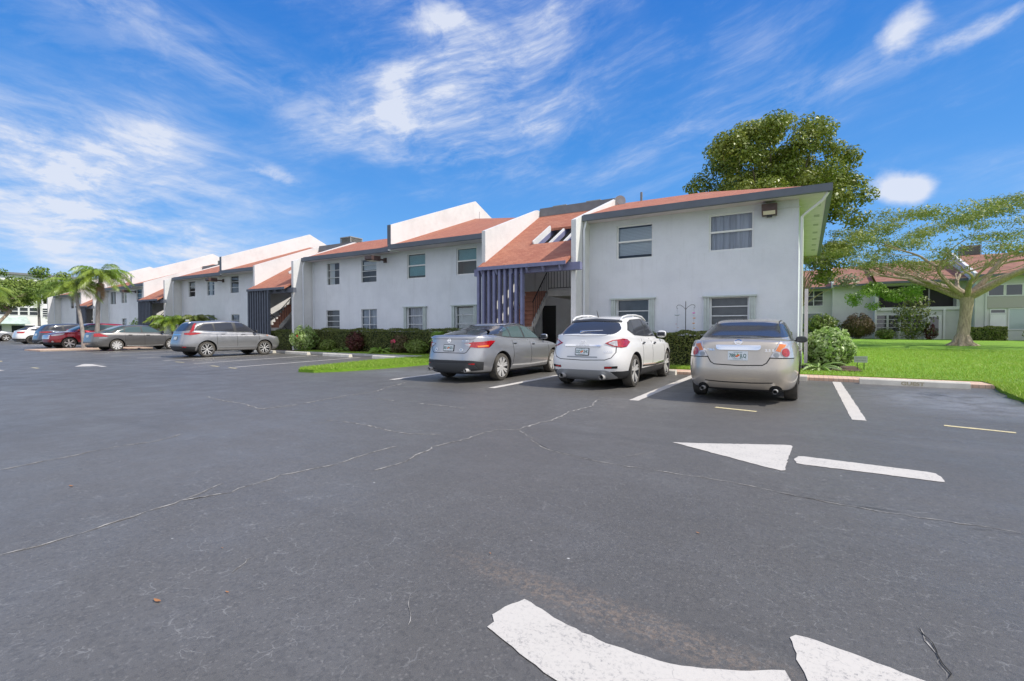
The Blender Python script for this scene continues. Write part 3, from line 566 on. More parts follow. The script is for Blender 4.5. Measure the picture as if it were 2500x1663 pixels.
# windows per unit: x0,x1, z0,z1, options ; upper then lower
UZ, LZ = (3.72, 4.94), (1.10, 2.33)
WIN = {1: [(-5.75, -4.47, 3.7, 4.90, dict(kind='sash', blind='slats')), (-2.69, -1.39, 3.74, 4.92, dict(kind='sash', blind='curtain')),
           (-5.72, -4.6, 1.1, 2.30, dict(rows=3, blind='screen', shutter=True)), (-2.62, -1.52, 1.1, 2.28, dict(rows=4, blind='screen', shutter=True))],
       2: [(-22.93, -21.89, *UZ, dict(rows=3, blind='half')), (-20.17, -19.05, *UZ, dict(rows=4, blind='halfslats')), (-16.93, -15.73, 3.74, 4.99, dict(kind='sash', glass=TEAL, blind='slats')), (-13.87, -12.71, 3.76, 5.0, dict(kind='sash', glass=TEAL, blind='halfslats')),
           (-23.0, -21.9, *LZ, dict(rows=4, blind='screen')), (-20.2, -19.03, *LZ, dict(rows=3, cols=2, blind='curtain')), (-16.9, -15.87, 1.1, 2.34, dict(rows=3, blind='curtain', shutter=True)), (-13.9, -12.87, 1.1, 2.34, dict(rows=3, blind='slats', shutter=True))],
       3: [(-40.98, -40.0, 3.78, 4.97, dict(rows=3, blind='halfslats')), (-38.31, -37.3, 3.78, 4.97, dict(rows=3, blind='half')), (-35.2, -34.14, 3.84, 5.05, dict(rows=3, blind='screen')), (-31.0, -29.9, 3.84, 5.05, dict(rows=3, blind='slats')),
           (-40.94, -39.96, *LZ, dict(rows=3)), (-38.3, -37.3, *LZ, dict(rows=3)), (-35.16, -34.1, *LZ, dict(rows=3, blind='curtain')), (-31.0, -29.9, *LZ, dict(rows=3))],
       4: [(-59.1, -57.9, 3.75, 4.98, dict(rows=1, blind='half')), (-56.64, -55.55, 3.8, 4.98, dict(rows=3, blind='half')), (-53.45, -52.4, 3.85, 5.0, dict(rows=3)), (-49.5, -48.4, 3.85, 5.0, dict(rows=3)), (-56.6, -55.6, *LZ, dict(rows=3, blind='slats')), (-53.4, -52.4, *LZ, dict(rows=3, blind='slats')), (-49.5, -48.4, *LZ, dict(rows=3))],
       5: [(-74, -73, *UZ, dict(rows=3)), (-68, -67, *UZ, dict(rows=3))]}
for k, (x0, x1) in UNITS.items():
    Yf = UY[k]; holes = [w[:4] for w in WIN[k]]
    mb = MB(); wall_front(mb, x0, x1, 0, 5.25, Yf, holes)
    if k == 1: mb.add([(x1, Yf, 0), (x1, Yf+12.8, 0), (x1, Yf+12.8, 5.2), (x1, Yf, 5.2)], [(0, 1, 2, 3)])
    mb.build('wall', STUCCO, bld)
    MB().add([(x0, Yf+12.8, 0), (x1, Yf+12.8, 0), (x1, Yf+12.8, 5.25), (x0, Yf+12.8, 5.25)], [(3, 2, 1, 0)]).build('rear_wall', STUCCO, bld)
    for w in WIN[k]: window(bld, *w[:4], Yf, **w[4])
    Yb = Yf-1.22
    wing(x0-.18, x0, Yb)
    if k > 1: wing(x1, x1+.16, UY[k-1]-1.22)
    if k == 1: roof_a(x0, x1, Yf, hip=True)
    else:
        xm = (x0+x1)/2 if k != 2 else -17.3
        roof_a(x0, xm-.2, Yf); roof_b(xm, x1, Yf)
        MB().prism_x([(Yf-.72, 5.1), (Yf-.72, 6.33), (Yf+6.4, 9.06), (Yf+13.5, 6.35), (Yf+13.5, 5.1)], xm-.2, xm).build('roof_parapet', WSTUC, bld)
        MB().box(xm-.21, xm+.01, Yf-.745, Yf-.723, 5.38, 6.34).build('parapet_cap', FASCIA, bld)
        MB().tube([(x0+.10, Yf-.03, .1), (x0+.10, Yf-.03, 5.06)], .045).build('downspout', STUCCO, bld, smooth=True)
    MB().tube([(x0+.07, Yb+.55, .1), (x0+.07, Yb+.55, 4.75), (x0+.12, Yb+.62, 5.06)], .04).build('downspout', STUCCO, bld, smooth=True)
# corner pipes and conduit of the near end
MB().tube([(-.12, 16.68, .1), (-.12, 16.66, 4.55), (.0, 16.63, 4.66), (.38, 16.25, 4.88), (.50, 16.12, 5.06)], .042).build('downspout', WFRAME, bld, smooth=True)
MB().box(-.03, .06, 16.76, 16.86, .1, 2.45).build('meter_conduit', SOFFIT, bld)
MB().tube([(-.75, 16.70, 4.86), (-.15, 16.70, 4.86)], .012, 6).build('cable', GFRAME, bld)
def bay(k, wood):
    Yb = UY[k]-1.22; xr = UNITS[k][0]-.18; xl = UNITS[k+1][1]+.16
    s_ = .585; ye = Yb-.42; ze = 3.58; P = lambda x, y: (x, y, ze+s_*(y-ye)); yt = Yb+4.45
    hx0, hx1, hy0, hy1 = xl+1.35, xr-.22, Yb+1.3, Yb+2.8
    mb = MB()
    for (a_, b_, c_, d_) in ((xl-.10, xr-.01, ye, Yb-.005), (xl+.004, xr-.004, Yb-.003, hy0), (xl+.004, hx0, hy0+.001, hy1), (hx1, xr-.004, hy0+.001, hy1), (xl+.004, xr-.004, hy1+.001, yt)):
        mb.slab([P(a_, c_), P(b_, c_), P(b_, d_), P(a_, d_)], .10)
    mb.build('stair_roof', SHINGLE, bld, uvroof=roofuv)
    mb = MB(); mb.box(xl-.10, xr-.01, ye-.03, ye-.004, ze-.12, ze+.01)
    for x in np.linspace(xl+.1, xr-.25, 6): mb.bar((x, ye+.02, ze-.22), (x, yt-.3, ze-.22+s_*(yt-.3-ye-.02)), .06, .18)
    mb.build('rafters', wood, bld)
    mb = MB(); mb.bar(P(hx0+.03, hy0), P(hx0+.03, hy1), .05, .24)
    for x in (hx0+.66, hx0+1.28): mb.bar((x, hy0, P(x, hy0)[2]-.19), (x, hy1, P(x, hy1)[2]-.19), .06, .26)
    mb.build('skylight_bars', WSTUC, bld)
    MB().box(xl+.004, xr-.004, yt, yt+.04, P(0, yt)[2]-.02, 6.80).box(xl+.004, xr-.004, yt+.04, yt+9.4, 6.5, 6.62).build('flat_roof', GREYSHEET, bld)
    MB().box(xl-.38, xr+.42, Yb-.2, Yb-.004, 3.29, 3.55).build('cross_beam', wood, bld)
    for i in range(9): x = xl-.09+.236*i; MB().box(x-.045, x+.045, Yb-.37, Yb-.204, 0, 3.50).build('slat_post', wood, bld)
    yb = Yb+4.0
    mb = MB(); wall_front(mb, xl, xr, 0, 6.0, yb, [(xl+.35, xl+1.06, 0, 2.32), (xl+2.4, xl+3.2, 2.75, 4.85)]); mb.build('bay_back_wall', WSTUC, bld)
    dm = MB(); dm.box(xl+.35, xl+1.06, yb+.08, yb+.12, 0, 2.32)
    for q in range(5): dm.box(xl+.40, xl+1.01, yb+.06, yb+.079, .15+q*.42, .19+q*.42)
    dm.build('door', BLACKM, bld); MB().box(xl+2.4, xl+3.2, yb+.08, yb+.12, 2.75, 4.85).build('door', BLACKM, bld)
    MB().box(xl+1.9, xr, Yb+1.5, yb, 2.54, 2.75).build('landing', CONC, bld)
    MB().box(xl+.02, xl+1.92, Yb-.02, Yb+.35, 1.20, 1.36).build('landing', CONC, bld)
    st = MB(); n = 8
    for i in range(n): y = Yb+.35+i*(1.15/n); z = 1.36+(i+1)*(1.39/n); st.box(xl+.98, xl+1.86, y-.02, y+.20, z-.06, z-.003).box(xl+.98, xl+1.86, y+.02, y+.05, z-.17, z-.065)
    for i in range(n): y = Yb+.36+i*.18; z = 1.36-(i)*(1.36/n); st.box(xl+.03, xl+.9, y, y+.2, z-.18, z)
    st.build('stair_treads', TERRA, bld)
    MB().add([(xl+q, y, z) for q in (1.864, 1.92) for (y, z) in ((Yb+.3, 1.2), (Yb+1.5, 2.5), (Yb+1.5, 2.75), (Yb+.3, 1.5))], [(0, 3, 2, 1), (4, 5, 6, 7), (0, 4, 7, 3), (3, 7, 6, 2), (0, 1, 5, 4), (1, 2, 6, 5)]).build('stringer', CONC, bld)
    rl = MB(); xs_ = xl+1.95
    rl.tube([(xs_, Yb+.2, 2.25), (xs_, Yb+1.5, 3.62), (xs_, Yb+1.52, 3.62)], .022, 6)
    for q in range(9): f = q/8; y = Yb+.25+f*1.25; z = 1.5+f*1.3; rl.bar((xs_, y, z), (xs_, y, z+.85), .016)
    rl.tube([(xs_, Yb+1.53, 3.62), (xr, Yb+1.53, 3.62)], .022, 6); rl.tube([(xs_, Yb+1.53, 2.86), (xr, Yb+1.53, 2.86)], .014, 6)
    for x in np.arange(xs_+.1, xr, .13): rl.bar((x, Yb+1.53, 2.86), (x, Yb+1.53, 3.62), .014)
    rl.tube([(xl+.95, Yb+.35, 2.2), (xl+.95, Yb+1.8, .95)], .02, 6)
    for q in range(6): f = q/5; y = Yb+.4+f*1.35; z = 1.3-f*1.25; rl.bar((xl+.95, y, z), (xl+.95, y, z+.86), .014)
    rl.build('stair_railing', BLACKM, bld)
bay(1, PURPLE); bay(2, GREYW); bay(3, GREYW); bay(4, GREYW)

# ---- things on the roof and the walls
def ac_unit(loc, label, s_=1.0):
    t = thing('ac_unit', label, 'ac unit', loc, 0, 'air conditioners on the flat roofs')
    mb = MB(); w = .36*s_; h = .55*s_
    for cx_, cy_ in ((-w, -w), (w, -w), (w, w), (-w, w)): mb.box(cx_-.025, cx_+.025, cy_-.025, cy_+.025, 0, h)
    for q in range(11): z = .04+q*(h-.08)/10; mb.box(-w, w, -w-.005, -w+.015, z, z+.022).box(-w, w, w-.015, w+.005, z, z+.022).box(-w-.005, -w+.015, -w, w, z, z+.022).box(w-.015, w+.005, -w, w, z, z+.022)
    mb.build('louvre_casing', ACM, t); MB().box(-w+.04, w-.04, -w+.04, w-.04, 0, h-.03).build('coil', mat('coil_dark', (.06, .06, .06), .8), t)
    mb = MB(); mb.box(-w-.03, w+.03, -w-.03, w+.03, h, h+.05)
    for q in range(6):
        r_ = .05+q*.045*s_; n = 18; mb.tube([(r_*math.cos(2*math.pi*i/n), r_*math.sin(2*math.pi*i/n), h+.06) for i in range(n+1)], .008, 5)
    mb.build('top_grille', ACM, t); return t
ac_unit((-9.75, 20.75, 6.45), 'low grey ac unit over the purple stair bay, left one of two', .85); ac_unit((-8.1, 20.75, 6.45), 'low grey ac unit over the purple stair bay, right one of two', .85)
ac_unit((-26.3, 22.7, 6.63), 'beige grey ac unit standing alone on the roof in front of the sky', 1.35); ac_unit((-43.4, 23.6, 6.63), 'small distant ac unit on the roof beyond the second stair bay', 1.0)
t = thing('satellite_dish', 'round grey satellite dish on the white wing wall beside the purple stair bay', 'satellite dish', (-6.60, 19.6, 6.12))
mb = MB(); n = 20; rings = [(0, 0), (.12, .012), (.2, .035), (.26, .065)]; vs = []
for r_, d_ in rings[1:]: vs += [(r_*math.cos(2*math.pi*i/n), -d_, .38+r_*math.sin(2*math.pi*i/n)) for i in range(n)]
fs = [(j*n+i, j*n+(i+1) % n, (j+1)*n+(i+1) % n, (j+1)*n+i) for j in range(2) for i in range(n)]+[tuple(range(n))]
mb.add(vs, fs).build('dish', mat('dish_grey', (.4, .4, .41), .5), t, smooth=True); MB().tube([(0, .02, 0), (0, .02, .36)], .02).tube([(0, -.05, .18), (0, -.36, .30)], .012).build('mast', ACM, t)
tag(MB().tube([(-5.95, 20.4, 6.4), (-5.95, 20.4, 7.0)], .05).build('vent_pipe', GREYSHEET, smooth=True), 'grey plumbing vent pipe standing on the near red roof', 'vent pipe', 'roof vent pipes')
tag(MB().tube([(-16.9, 24.3, 7.9), (-16.9, 24.3, 8.35)], .045).build('vent_pipe', WFRAME, smooth=True), 'thin vent pipe on the ridge beside the tallest white parapet', 'vent pipe', 'roof vent pipes')
t = thing('wall_lamp', 'boxy brown flood lamp on the near gable wall under the eave', 'wall lamp', (-.965, 16.72, 4.85), 0, 'brown flood lamps')
MB().prism_x([(-.003, .18), (-.30, .15), (-.30, -.06), (-.24, -.17), (-.003, -.17)], -.2, .2).build('housing', BRONZE, t)
MB().add([(-.16, -.302, -.065), (.16, -.302, -.065), (.16, -.245, -.168), (-.16, -.245, -.168)], [(0, 1, 2, 3)]).build('lens', LENSM, t); MB().box(-.07, .07, -.2, -.06, -.22, -.172).build('photocell', BLACKM, t)
for k, lab in ((2, 'tan flood lamp on a long arm just left of the nearest tall parapet'), (3, 'brown flood lamp on an arm on the middle block of the building'), (4, 'dark flood lamp on an arm behind the palms')):
    xm = (-17.3 if k == 2 else sum(UNITS[k])/2)
    t = thing('wall_lamp', lab, 'wall lamp', (xm-1.05, UY[k], 4.78), 0, 'brown flood lamps')
    MB().prism_x([(-.55, .13), (-1.15, .10), (-1.15, -.06), (-1.05, -.12), (-.55, -.12)], -.3, .18).build('housing', BRONZE, t)
    MB().box(-.26, .14, -1.07, -.62, -.135, -.122).build('lens', LENSM, t); MB().box(-.10, 0, -.55, -.05, -.04, .04).box(-.15, .05, -.05, -.002, -.12, .12).build('arm', BRONZE, t)
t = thing('potted_plant', 'dark potted plant on the upper stair landing behind black railings', 'potted plant', (-7.35, 17.6, 2.76))
mb = MB(); mb.tube([(0, 0, 0), (0, 0, .3), (0, 0, .34)], [.13, .19, .2], 12).build('pot', BRONZE, t, smooth=True)

# ================================================================== vehicles
def paint(name, col, metal=.55, rough=.34, flake=True, spec=.5):
    def fn(t, b, vec):
        if flake:
            f = t.noise(vec, 900, 2, .6); c = t.mix(t.m('MULTIPLY', t.ramp(f, .45, .8), .35), tuple(col), tuple(min(1, x*1.6+.02) for x in col)); t.lk(c, b.inputs['Base Color'])
        d = t.n('ShaderNodeSeparateXYZ'); t.lk(vec, d.inputs[0])
        t.lk(t.ramp(t.noise(vec, 6, 5, .7), .3, .8, rough*.85, rough*1.3), b.inputs['Roughness'])
    return mat(name, col, rough, metal, coat=1.0, coat_rough=.04, fn=fn)
P_BEIGE = paint('champagne_paint', (.53, .47, .39), .6, .36); P_WHITE = paint('pearl_white_paint', (.78, .77, .75), 0, .4, False)
P_GREY = paint('steel_grey_paint', (.38, .385, .395), .65, .33); P_DGREY = paint('dark_warm_grey_paint', (.15, .145, .14), .6, .33); P_MGREY = paint('mid_grey_paint', (.31, .31, .315), .62, .33)
P_RED = paint('candy_red_paint', (.30, .008, .02), .4, .3); P_BLUE = paint('midnight_blue_paint', (.05, .065, .10), .5, .3); P_SILVER = paint('silver_paint', (.40, .41, .42), .6, .33)
TYRE = mat('tyre_rubber', (.035, .033, .03), .85, var=(5, .4, (.10, .09, .075))); PLAST = mat('black_plastic_trim', (.035, .036, .038), .55); SEAM = mat('panel_gap', (.008, .008, .008), .8)
CARGL = mat('dark_car_glass', (.042, .045, .055), .10, spec=.6); CARGL2 = mat('green_car_glass', (.07, .11, .11), .06, spec=.7)
RLENS = mat('red_lamp_lens', (.50, .008, .012), .12, coat=1, var=(28, .5)); CLENS = mat('clear_lamp_lens', (.62, .60, .60), .1, metal=.3, coat=1, var=(22, .35)); OLENS = mat('amber_lamp_lens', (.75, .20, .03), .15, coat=1)
CHROME = mat('chrome', (.80, .80, .80), .14, 1.0); ALLOY = mat('bright_alloy', (.70, .69, .67), .35, .35); DALLOY = mat('dark_alloy', (.05, .05, .052), .4, .5)
PLATEW = mat('number_plate_white', (.72, .76, .76), .5); PLATEG = mat('plate_green', (.02, .12, .09), .5); ORANGE = mat('plate_orange', (.8, .16, .03), .5); LEAFG = mat('plate_leaf_green', (.05, .35, .10), .5); SATIN = mat('satin_grey_plastic', (.30, .31, .32), .4, .4)
def interp(pts, x):
    if x <= pts[0][0]: return pts[0][1]
    for (a_, fa), (b_, fb) in zip(pts[:-1], pts[1:]):
        if x <= b_:
            f = (x-a_)/(b_-a_); f = f*f*(3-2*f)*.5+f*.5; return fa+(fb-fa)*f
    return pts[-1][1]
def roundpoly(pts, r, n=4):
    out = []; N = len(pts)
    for i in range(N):
        p0, p, p1 = Vector(pts[i-1]), Vector(pts[i]), Vector(pts[(i+1) % N]); d0, d1 = (p0-p), (p1-p); rr = min(r, d0.length*.45, d1.length*.45)
        a_, b_ = p+d0.normalized()*rr, p+d1.normalized()*rr
        for k in range(n+1): t = k/n; q = a_*(1-t)**2+p*2*t*(1-t)+b_*t*t; out.append((q.x, q.y))
    return out
def car_cage(S):
    L, Wd = S['L'], S['W']; hw = Wd/2; belt, roof = S['belt'], S['roof']
    sx = np.linspace(-.80, .80, 17); ey = [0, .22, .45, .64, .78]
    def outline(xr, xf, w, n, zf):
        cx_, hl = (xr+xf)/2, (xf-xr)/2; pts = []
        for y in ey: x = (1-y**n)**(1/n); pts.append((cx_-hl*x, w*y))
        c = .5**(1/n)
        for x in [-c]+list(sx)+[c]:
            y = (1-abs(x)**n)**(1/n); pts.append((cx_+hl*x, w*y))
        for y in ey[::-1]: x = (1-y**n)**(1/n); pts.append((cx_+hl*x, w*y))
        return [(x, y, zf(x, y)) for x, y in pts]
    rows = []
    cb = S['cab']; nb = S.get('n', 7.0)
    tuck = S.get('tuck', .97)
    for (z, xr, xf, wm, n) in S['lower']:
        if z == 'b': rows.append(outline(xr, xf, hw*wm, n, lambda x, y, q=S.get('bs', .07): interp(belt, x)-q))
        else: rows.append(outline(xr, xf, hw*wm, n, lambda x, y, z=z: z))
    crown = S.get('crown', .045); wd = hw*.925
    dk = (S['lower'][-1][1]+S.get('lip', .05), S['lower'][-1][2]-.10)
    zdk = lambda x, y: interp(belt, x)+crown*max(0, 1-(y/wd)**2)
    rows.append(outline(dk[0], dk[1], wd, nb, zdk))
    cw = hw*S.get('cabw', .86)
    for f in (.33, .7): rows.append(outline(dk[0]+(cb[0]-dk[0])*f, dk[1]+(cb[1]-dk[1])*f, wd+(cw-wd)*f, nb, zdk))
    rows.append(outline(cb[0], cb[1], cw, 6, zdk))
    rt = S['top']; rw = hw*S.get('roofw', .68)
    def zr(x): return interp(roof, x)
    bow = S.get('bow', .03)
    for f, b_ in ((.33, bow*.8), (.68, bow)):
        x0, x1 = cb[0]+(rt[0]-cb[0])*f, cb[1]+(rt[1]-cb[1])*f
        rows.append(outline(x0, x1, cw+(rw-cw)*f+b_*.8, 6, lambda x, y, f=f: (zdk(x, y))*(1-f)+(zr(min(max(x, rt[0]), rt[1]))-.05)*f+b_*.5))
    rows.append(outline(rt[0], rt[1], rw, 5, lambda x, y: zr(x)-.045))
    rows.append(outline(rt[0]+.10, rt[1]-.12, rw*.88, 5, lambda x, y: zr(x)-.012))
    rows.append(outline(rt[0]+.25, rt[1]-.3, rw*.55, 4, lambda x, y: zr(x)))
    return rows
def mesh_obj(name, vs, fs, ms, mi=None, parent=None, smooth=True, ang=40):
    me = bpy.data.meshes.new(name); me.from_pydata([tuple(v) for v in vs], [], fs)
    for q in ms: me.materials.append(q)
    if mi is not None: me.polygons.foreach_set('material_index', mi)
    if smooth: me.polygons.foreach_set('use_smooth', [True]*len(me.polygons)); me.set_sharp_from_angle(angle=math.radians(ang))
    me.update(); o = bpy.data.objects.new(name, me); C.objects.link(o)
    if parent is not None: o.parent = parent
    return o
def make_body(S, parent):
    rows = car_cage(S); m = len(rows[0]); vs = []; fs = []; mi = []
    idx = []
    for r in rows:
        ring = []
        for (x, y, z) in r: ring.append(len(vs)); vs.append((x, y, z))
        for (x, y, z) in r[-2:0:-1]: ring.append(len(vs)); vs.append((x, -y, z))
        idx.append(ring)
    n = len(idx[0]); clad = S.get('clad', 0)
    for j in range(len(idx)-1):
        for k in range(n):
            fs.append((idx[j][k], idx[j+1][k], idx[j+1][(k+1) % n], idx[j][(k+1) % n])[::-1]); mi.append(1 if j < clad else 0)
    for ring, flip, q in ((idx[-1], False, 0), (idx[0], True, 1)):
        for k in range(m-1):
            a_, b_ = ring[k], ring[k+1]; c_, d_ = ring[(n-k-1) % n], ring[(n-k) % n]
            f = [a_, b_, c_, d_]; f = list(dict.fromkeys(f))
            if len(f) >= 3: fs.append(tuple(f) if flip else tuple(f[::-1])); mi.append(q)
    o = mesh_obj('tmp', vs, fs, [S['paint'], PLAST], mi); bmx = bmesh.new(); bmx.from_mesh(o.data); bmesh.ops.recalc_face_normals(bmx, faces=bmx.faces[:]); bmx.to_mesh(o.data); bmx.free()
    sm = o.modifiers.new('s', 'SUBSURF'); sm.levels = 2; sm.render_levels = 2
    dg = bpy.context.evaluated_depsgraph_get(); me = bpy.data.meshes.new_from_object(o.evaluated_get(dg))
    sm.levels = 3; dg = bpy.context.evaluated_depsgraph_get(); m3 = bpy.data.meshes.new_from_object(o.evaluated_get(dg)); o.modifiers.clear(); o.data = me
    co3 = [v.co.copy() for v in m3.vertices]; pf3 = [tuple(p.vertices) for p in m3.polygons]; no3 = [v.normal.copy() for v in m3.vertices]
    bvh = (BVHTree.FromPolygons(co3, pf3), co3, pf3, no3); bpy.data.meshes.remove(m3)
    # wheel arches
    cm = MB(); R_ = S['r']+.065
    for wx in S['axles']:
        for sgn in (1, -1):
            N = 36; y0, y1 = sgn*(S['W']/2+.15), sgn*(S['W']/2-.34); b = len(cm.v)
            for y in (y0, y1): cm.v += [(wx+R_*math.cos(2*math.pi*i/N), y, S['r']+R_*math.sin(2*math.pi*i/N)) for i in range(N)]
            ff = [tuple(b+i for i in range(N)), tuple(b+N+i for i in range(N))[::-1]]+[(b+i, b+N+i, b+N+(i+1) % N, b+(i+1) % N) for i in range(N)]
            if sgn > 0: ff = [f[::-1] for f in ff]
            cm.f += ff; cm.mi += [0]*len(ff)
    cut = cm.build('cut', PLAST); bmx = bmesh.new(); bmx.from_mesh(cut.data); bmesh.ops.recalc_face_normals(bmx, faces=bmx.faces[:]); bmx.to_mesh(cut.data); bmx.free()
    md = o.modifiers.new('b', 'BOOLEAN'); md.operation = 'DIFFERENCE'; md.object = cut; md.solver = 'EXACT'
    dg = bpy.context.evaluated_depsgraph_get(); me2 = bpy.data.meshes.new_from_object(o.evaluated_get(dg)); o.modifiers.clear()
    C.objects.unlink(cut); bpy.data.objects.remove(cut)
    if len(me2.polygons) > 200: o.data = me2
    me = o.data
    for p in me.polygons:
        c = p.center
        for wx in S['axles']:
            d = math.hypot(c.x-wx, c.z-S['r'])
            if d < R_+.006 and abs(c.y) < S['W']/2+.1 and all(math.hypot(me.vertices[v].co.x-wx, me.vertices[v].co.z-S['r']) < R_+.004 for v in p.vertices): p.material_index = 1
        if c.z < .26 and p.normal.z < -.5: p.material_index = 1
    me.polygons.foreach_set('use_smooth', [True]*len(me.polygons)); me.set_sharp_from_angle(angle=math.radians(38))
    o.name = 'body'; o.parent = parent
    return o, bvh
class Car:
    def __init__(s, name, label, cat, S, loc, heading, group='cars parked in front of the building'):
        s.S = S; s.t = thing(name, label, cat, (*loc, 0), math.radians(heading), group); s.body, s.bvh = make_body(S, s.t); s.x0 = S['lower'][2][1]; s.x1 = S['lower'][2][2]
    def ray(s, mode, u, v):
        if mode == 'R': o, d = Vector((-9, u, v)), Vector((1, 0, 0))
        elif mode == 'F': o, d = Vector((9, u, v)), Vector((-1, 0, 0))
        elif mode == 'L': o, d = Vector((u, 9, v)), Vector((0, -1, 0))
        elif mode == 'Q': o, d = Vector((u, -9, v)), Vector((0, 1, 0))
        elif mode == 'T': o, d = Vector((u, v, 9)), Vector((0, 0, -1))
        elif mode == 'C':   # round the tail: u degrees from dead astern, + to the left
            a_ = math.radians(u); cx_ = s.x0+1.1; d = Vector((math.cos(a_), -math.sin(a_), 0)); o = Vector((cx_, 0, v))-d*9
        elif mode == 'N':   # round the nose
            a_ = math.radians(u); cx_ = s.x1-1.1; d = Vector((-math.cos(a_), -math.sin(a_), 0)); o = Vector((cx_, 0, v))-d*9
        tree, co, pf, no = s.bvh; h = tree.ray_cast(o, d)
        if h[0] is None: h = tree.find_nearest(o+d*8.2)
        f = pf[h[2]]; wts = poly_3d_calc([co[i] for i in f], h[0]); n = Vector((0, 0, 0))
        for i, w in zip(f, wts): n += no[i]*w
        n = n.normalized() if n.length > .1 else h[1]
        if n.dot(h[1]) < 0: n = -n
        if n.dot(d) > .3: n = -n
        return h[0], n
    def patch(s, name, pts, mode, m, off=.004, th=.012, step=.07, parent=None, r=0, both=False, label=None):
        """a panel, lens or strip cut to an outline and laid on the body: projected, raised by off, with a rim going in by th"""
        outs = []
        for sg in ((1, -1) if both else (1,)):
            pp = pts; md = mode
            if sg < 0:
                if mode in 'RFCN': pp = [(-u, v) for u, v in pts]
                elif mode == 'L': md = 'Q'
                elif mode == 'T': pp = [(u, -v) for u, v in pts]
            q = roundpoly(pp, r) if r else pp
            stu = step*45 if mode in 'CN' else step
            bm = bmesh.new(); f = bm.faces.new([bm.verts.new((u, v, 0)) for u, v in q]); bmesh.ops.triangulate(bm, faces=[f])
            us = [u for u, v in q]; vs = [v for u, v in q]
            for a_, lo, hi, e in ((0, min(us), max(us), stu), (1, min(vs), max(vs), step)):
                k = max(1, int(math.ceil((hi-lo)/e)))
                for i in range(1, k):
                    co = [0, 0, 0]; co[a_] = lo+(hi-lo)*i/k; no = [0, 0, 0]; no[a_] = 1
                    bmesh.ops.bisect_plane(bm, geom=bm.verts[:]+bm.edges[:]+bm.faces[:], plane_co=co, plane_no=no, dist=1e-6)
            bmesh.ops.remove_doubles(bm, verts=bm.verts[:], dist=1e-6)
            V = [v for v in bm.verts]; ix = {v: i for i, v in enumerate(V)}; hits = [s.ray(md, v.co.x, v.co.y) for v in V]
            top = [p+n*off for p, n in hits]; bot = [p-n*th for p, n in hits]; F = [tuple(ix[v] for v in f.verts) for f in bm.faces]
            ref = s.ray(md, sum(us)/len(us), sum(vs)/len(vs))[1]; out = []
            if F:
                vote = 0.0
                for f in F:
                    a0, b0, c0 = (top[f[k]] for k in range(3)); vote += (b0-a0).cross(c0-a0).dot(hits[f[0]][1])
                if vote < 0: F = [f[::-1] for f in F]
            N = len(V); vs_ = top+bot; E = {}
            for f in F:
                for i in range(len(f)): E[(f[i], f[(i+1) % len(f)])] = 1
            rim = [(b, a, a+N, b+N) for (a, b) in E if (b, a) not in E]
            bm.free(); o = mesh_obj(name, vs_, F+rim, [m], None, parent or s.t, ang=60)
            if label: o['label'] = label
            me = o.data; nl = []
            nF = len(F)
            for p in me.polygons:
                for vi in p.vertices: nl.append(hits[vi][1] if (p.index < nF and vi < N) else p.normal.copy())
            me.normals_split_custom_set([tuple(q) for q in nl])
            outs.append(o)
        return outs[0] if len(outs) == 1 else outs
    def text(s, name, body, u, v, size, mode, m, off=.01, width=None, parent=None, bold=0):
        vs, fs = text_mesh(body, size, width, bold); out = []
        sx = {'R': -1, 'F': 1, 'L': -1, 'Q': 1, 'C': -1, 'N': 1}[mode]
        for c in vs:
            uu = u+sx*c.x*(45 if mode in 'CN' else 1); p, n = s.ray(mode, uu, v+c.y); out.append(p+n*off)
        return mesh_obj(name, out, fs, [m], None, parent or s.t, smooth=False)
    def strip(s, name, pts, w, mode, m=None, off=.0025, parent=None, both=False):
        """a thin line (panel gap, chrome moulding) along a polyline on the body"""
        L_, R_ = [], []
        k = 45 if mode in 'CN' else 1
        for i, p in enumerate(pts):
            a_ = Vector(pts[max(0, i-1)]); b_ = Vector(pts[min(len(pts)-1, i+1)]); d = Vector(((b_.x-a_.x)/k, b_.y-a_.y)).normalized(); L_.append((p[0]-d.y*w/2*k, p[1]+d.x*w/2)); R_.append((p[0]+d.y*w/2*k, p[1]-d.x*w/2))
        return s.patch(name, L_+R_[::-1], mode, m or SEAM, off, .004, .06, parent, 0, both)
    def wheel(s, wx, sgn, style, rimr=None, spokes=10, col=None):
        S = s.S; r = S['r']; rr = rimr or r*.74; tw = .215; yo = sgn*(S['W']/2-.035); y_in = yo-sgn*tw
        N = 40
        def lathe(prof):
            vs = [(wx+q*math.cos(2*math.pi*i/N), yo-sgn*d, r+q*math.sin(2*math.pi*i/N)) for q, d in prof for i in range(N)]
            fs = [(j*N+i, j*N+(i+1) % N, (j+1)*N+(i+1) % N, (j+1)*N+i) for j in range(len(prof)-1) for i in range(N)]
            if sgn < 0: fs = [f[::-1] for f in fs]
            return vs, fs
        vs, fs = lathe([(.001, .075), (rr*.5, .078), (rr*.90, .07), (rr*.965, .03), (rr*.97, .012)]); wh = mesh_obj('wheel', vs, fs, [DALLOY], None, s.t)
        vs, fs = lathe([(rr*.965, .02), (rr*.985, .004), (rr*1.03, 0), (r*.86, -.004), (r*.95, .004), (r*.99, .03), (r, .06), (r, tw-.05), (r*.97, tw-.01), (r*.7, tw)]); mesh_obj('tyre', vs, fs, [TYRE], None, wh)
        mb = MB(); d0 = .006
        def pt(q, a_, d): return (wx+q*math.cos(a_), yo-sgn*d, r+q*math.sin(a_))
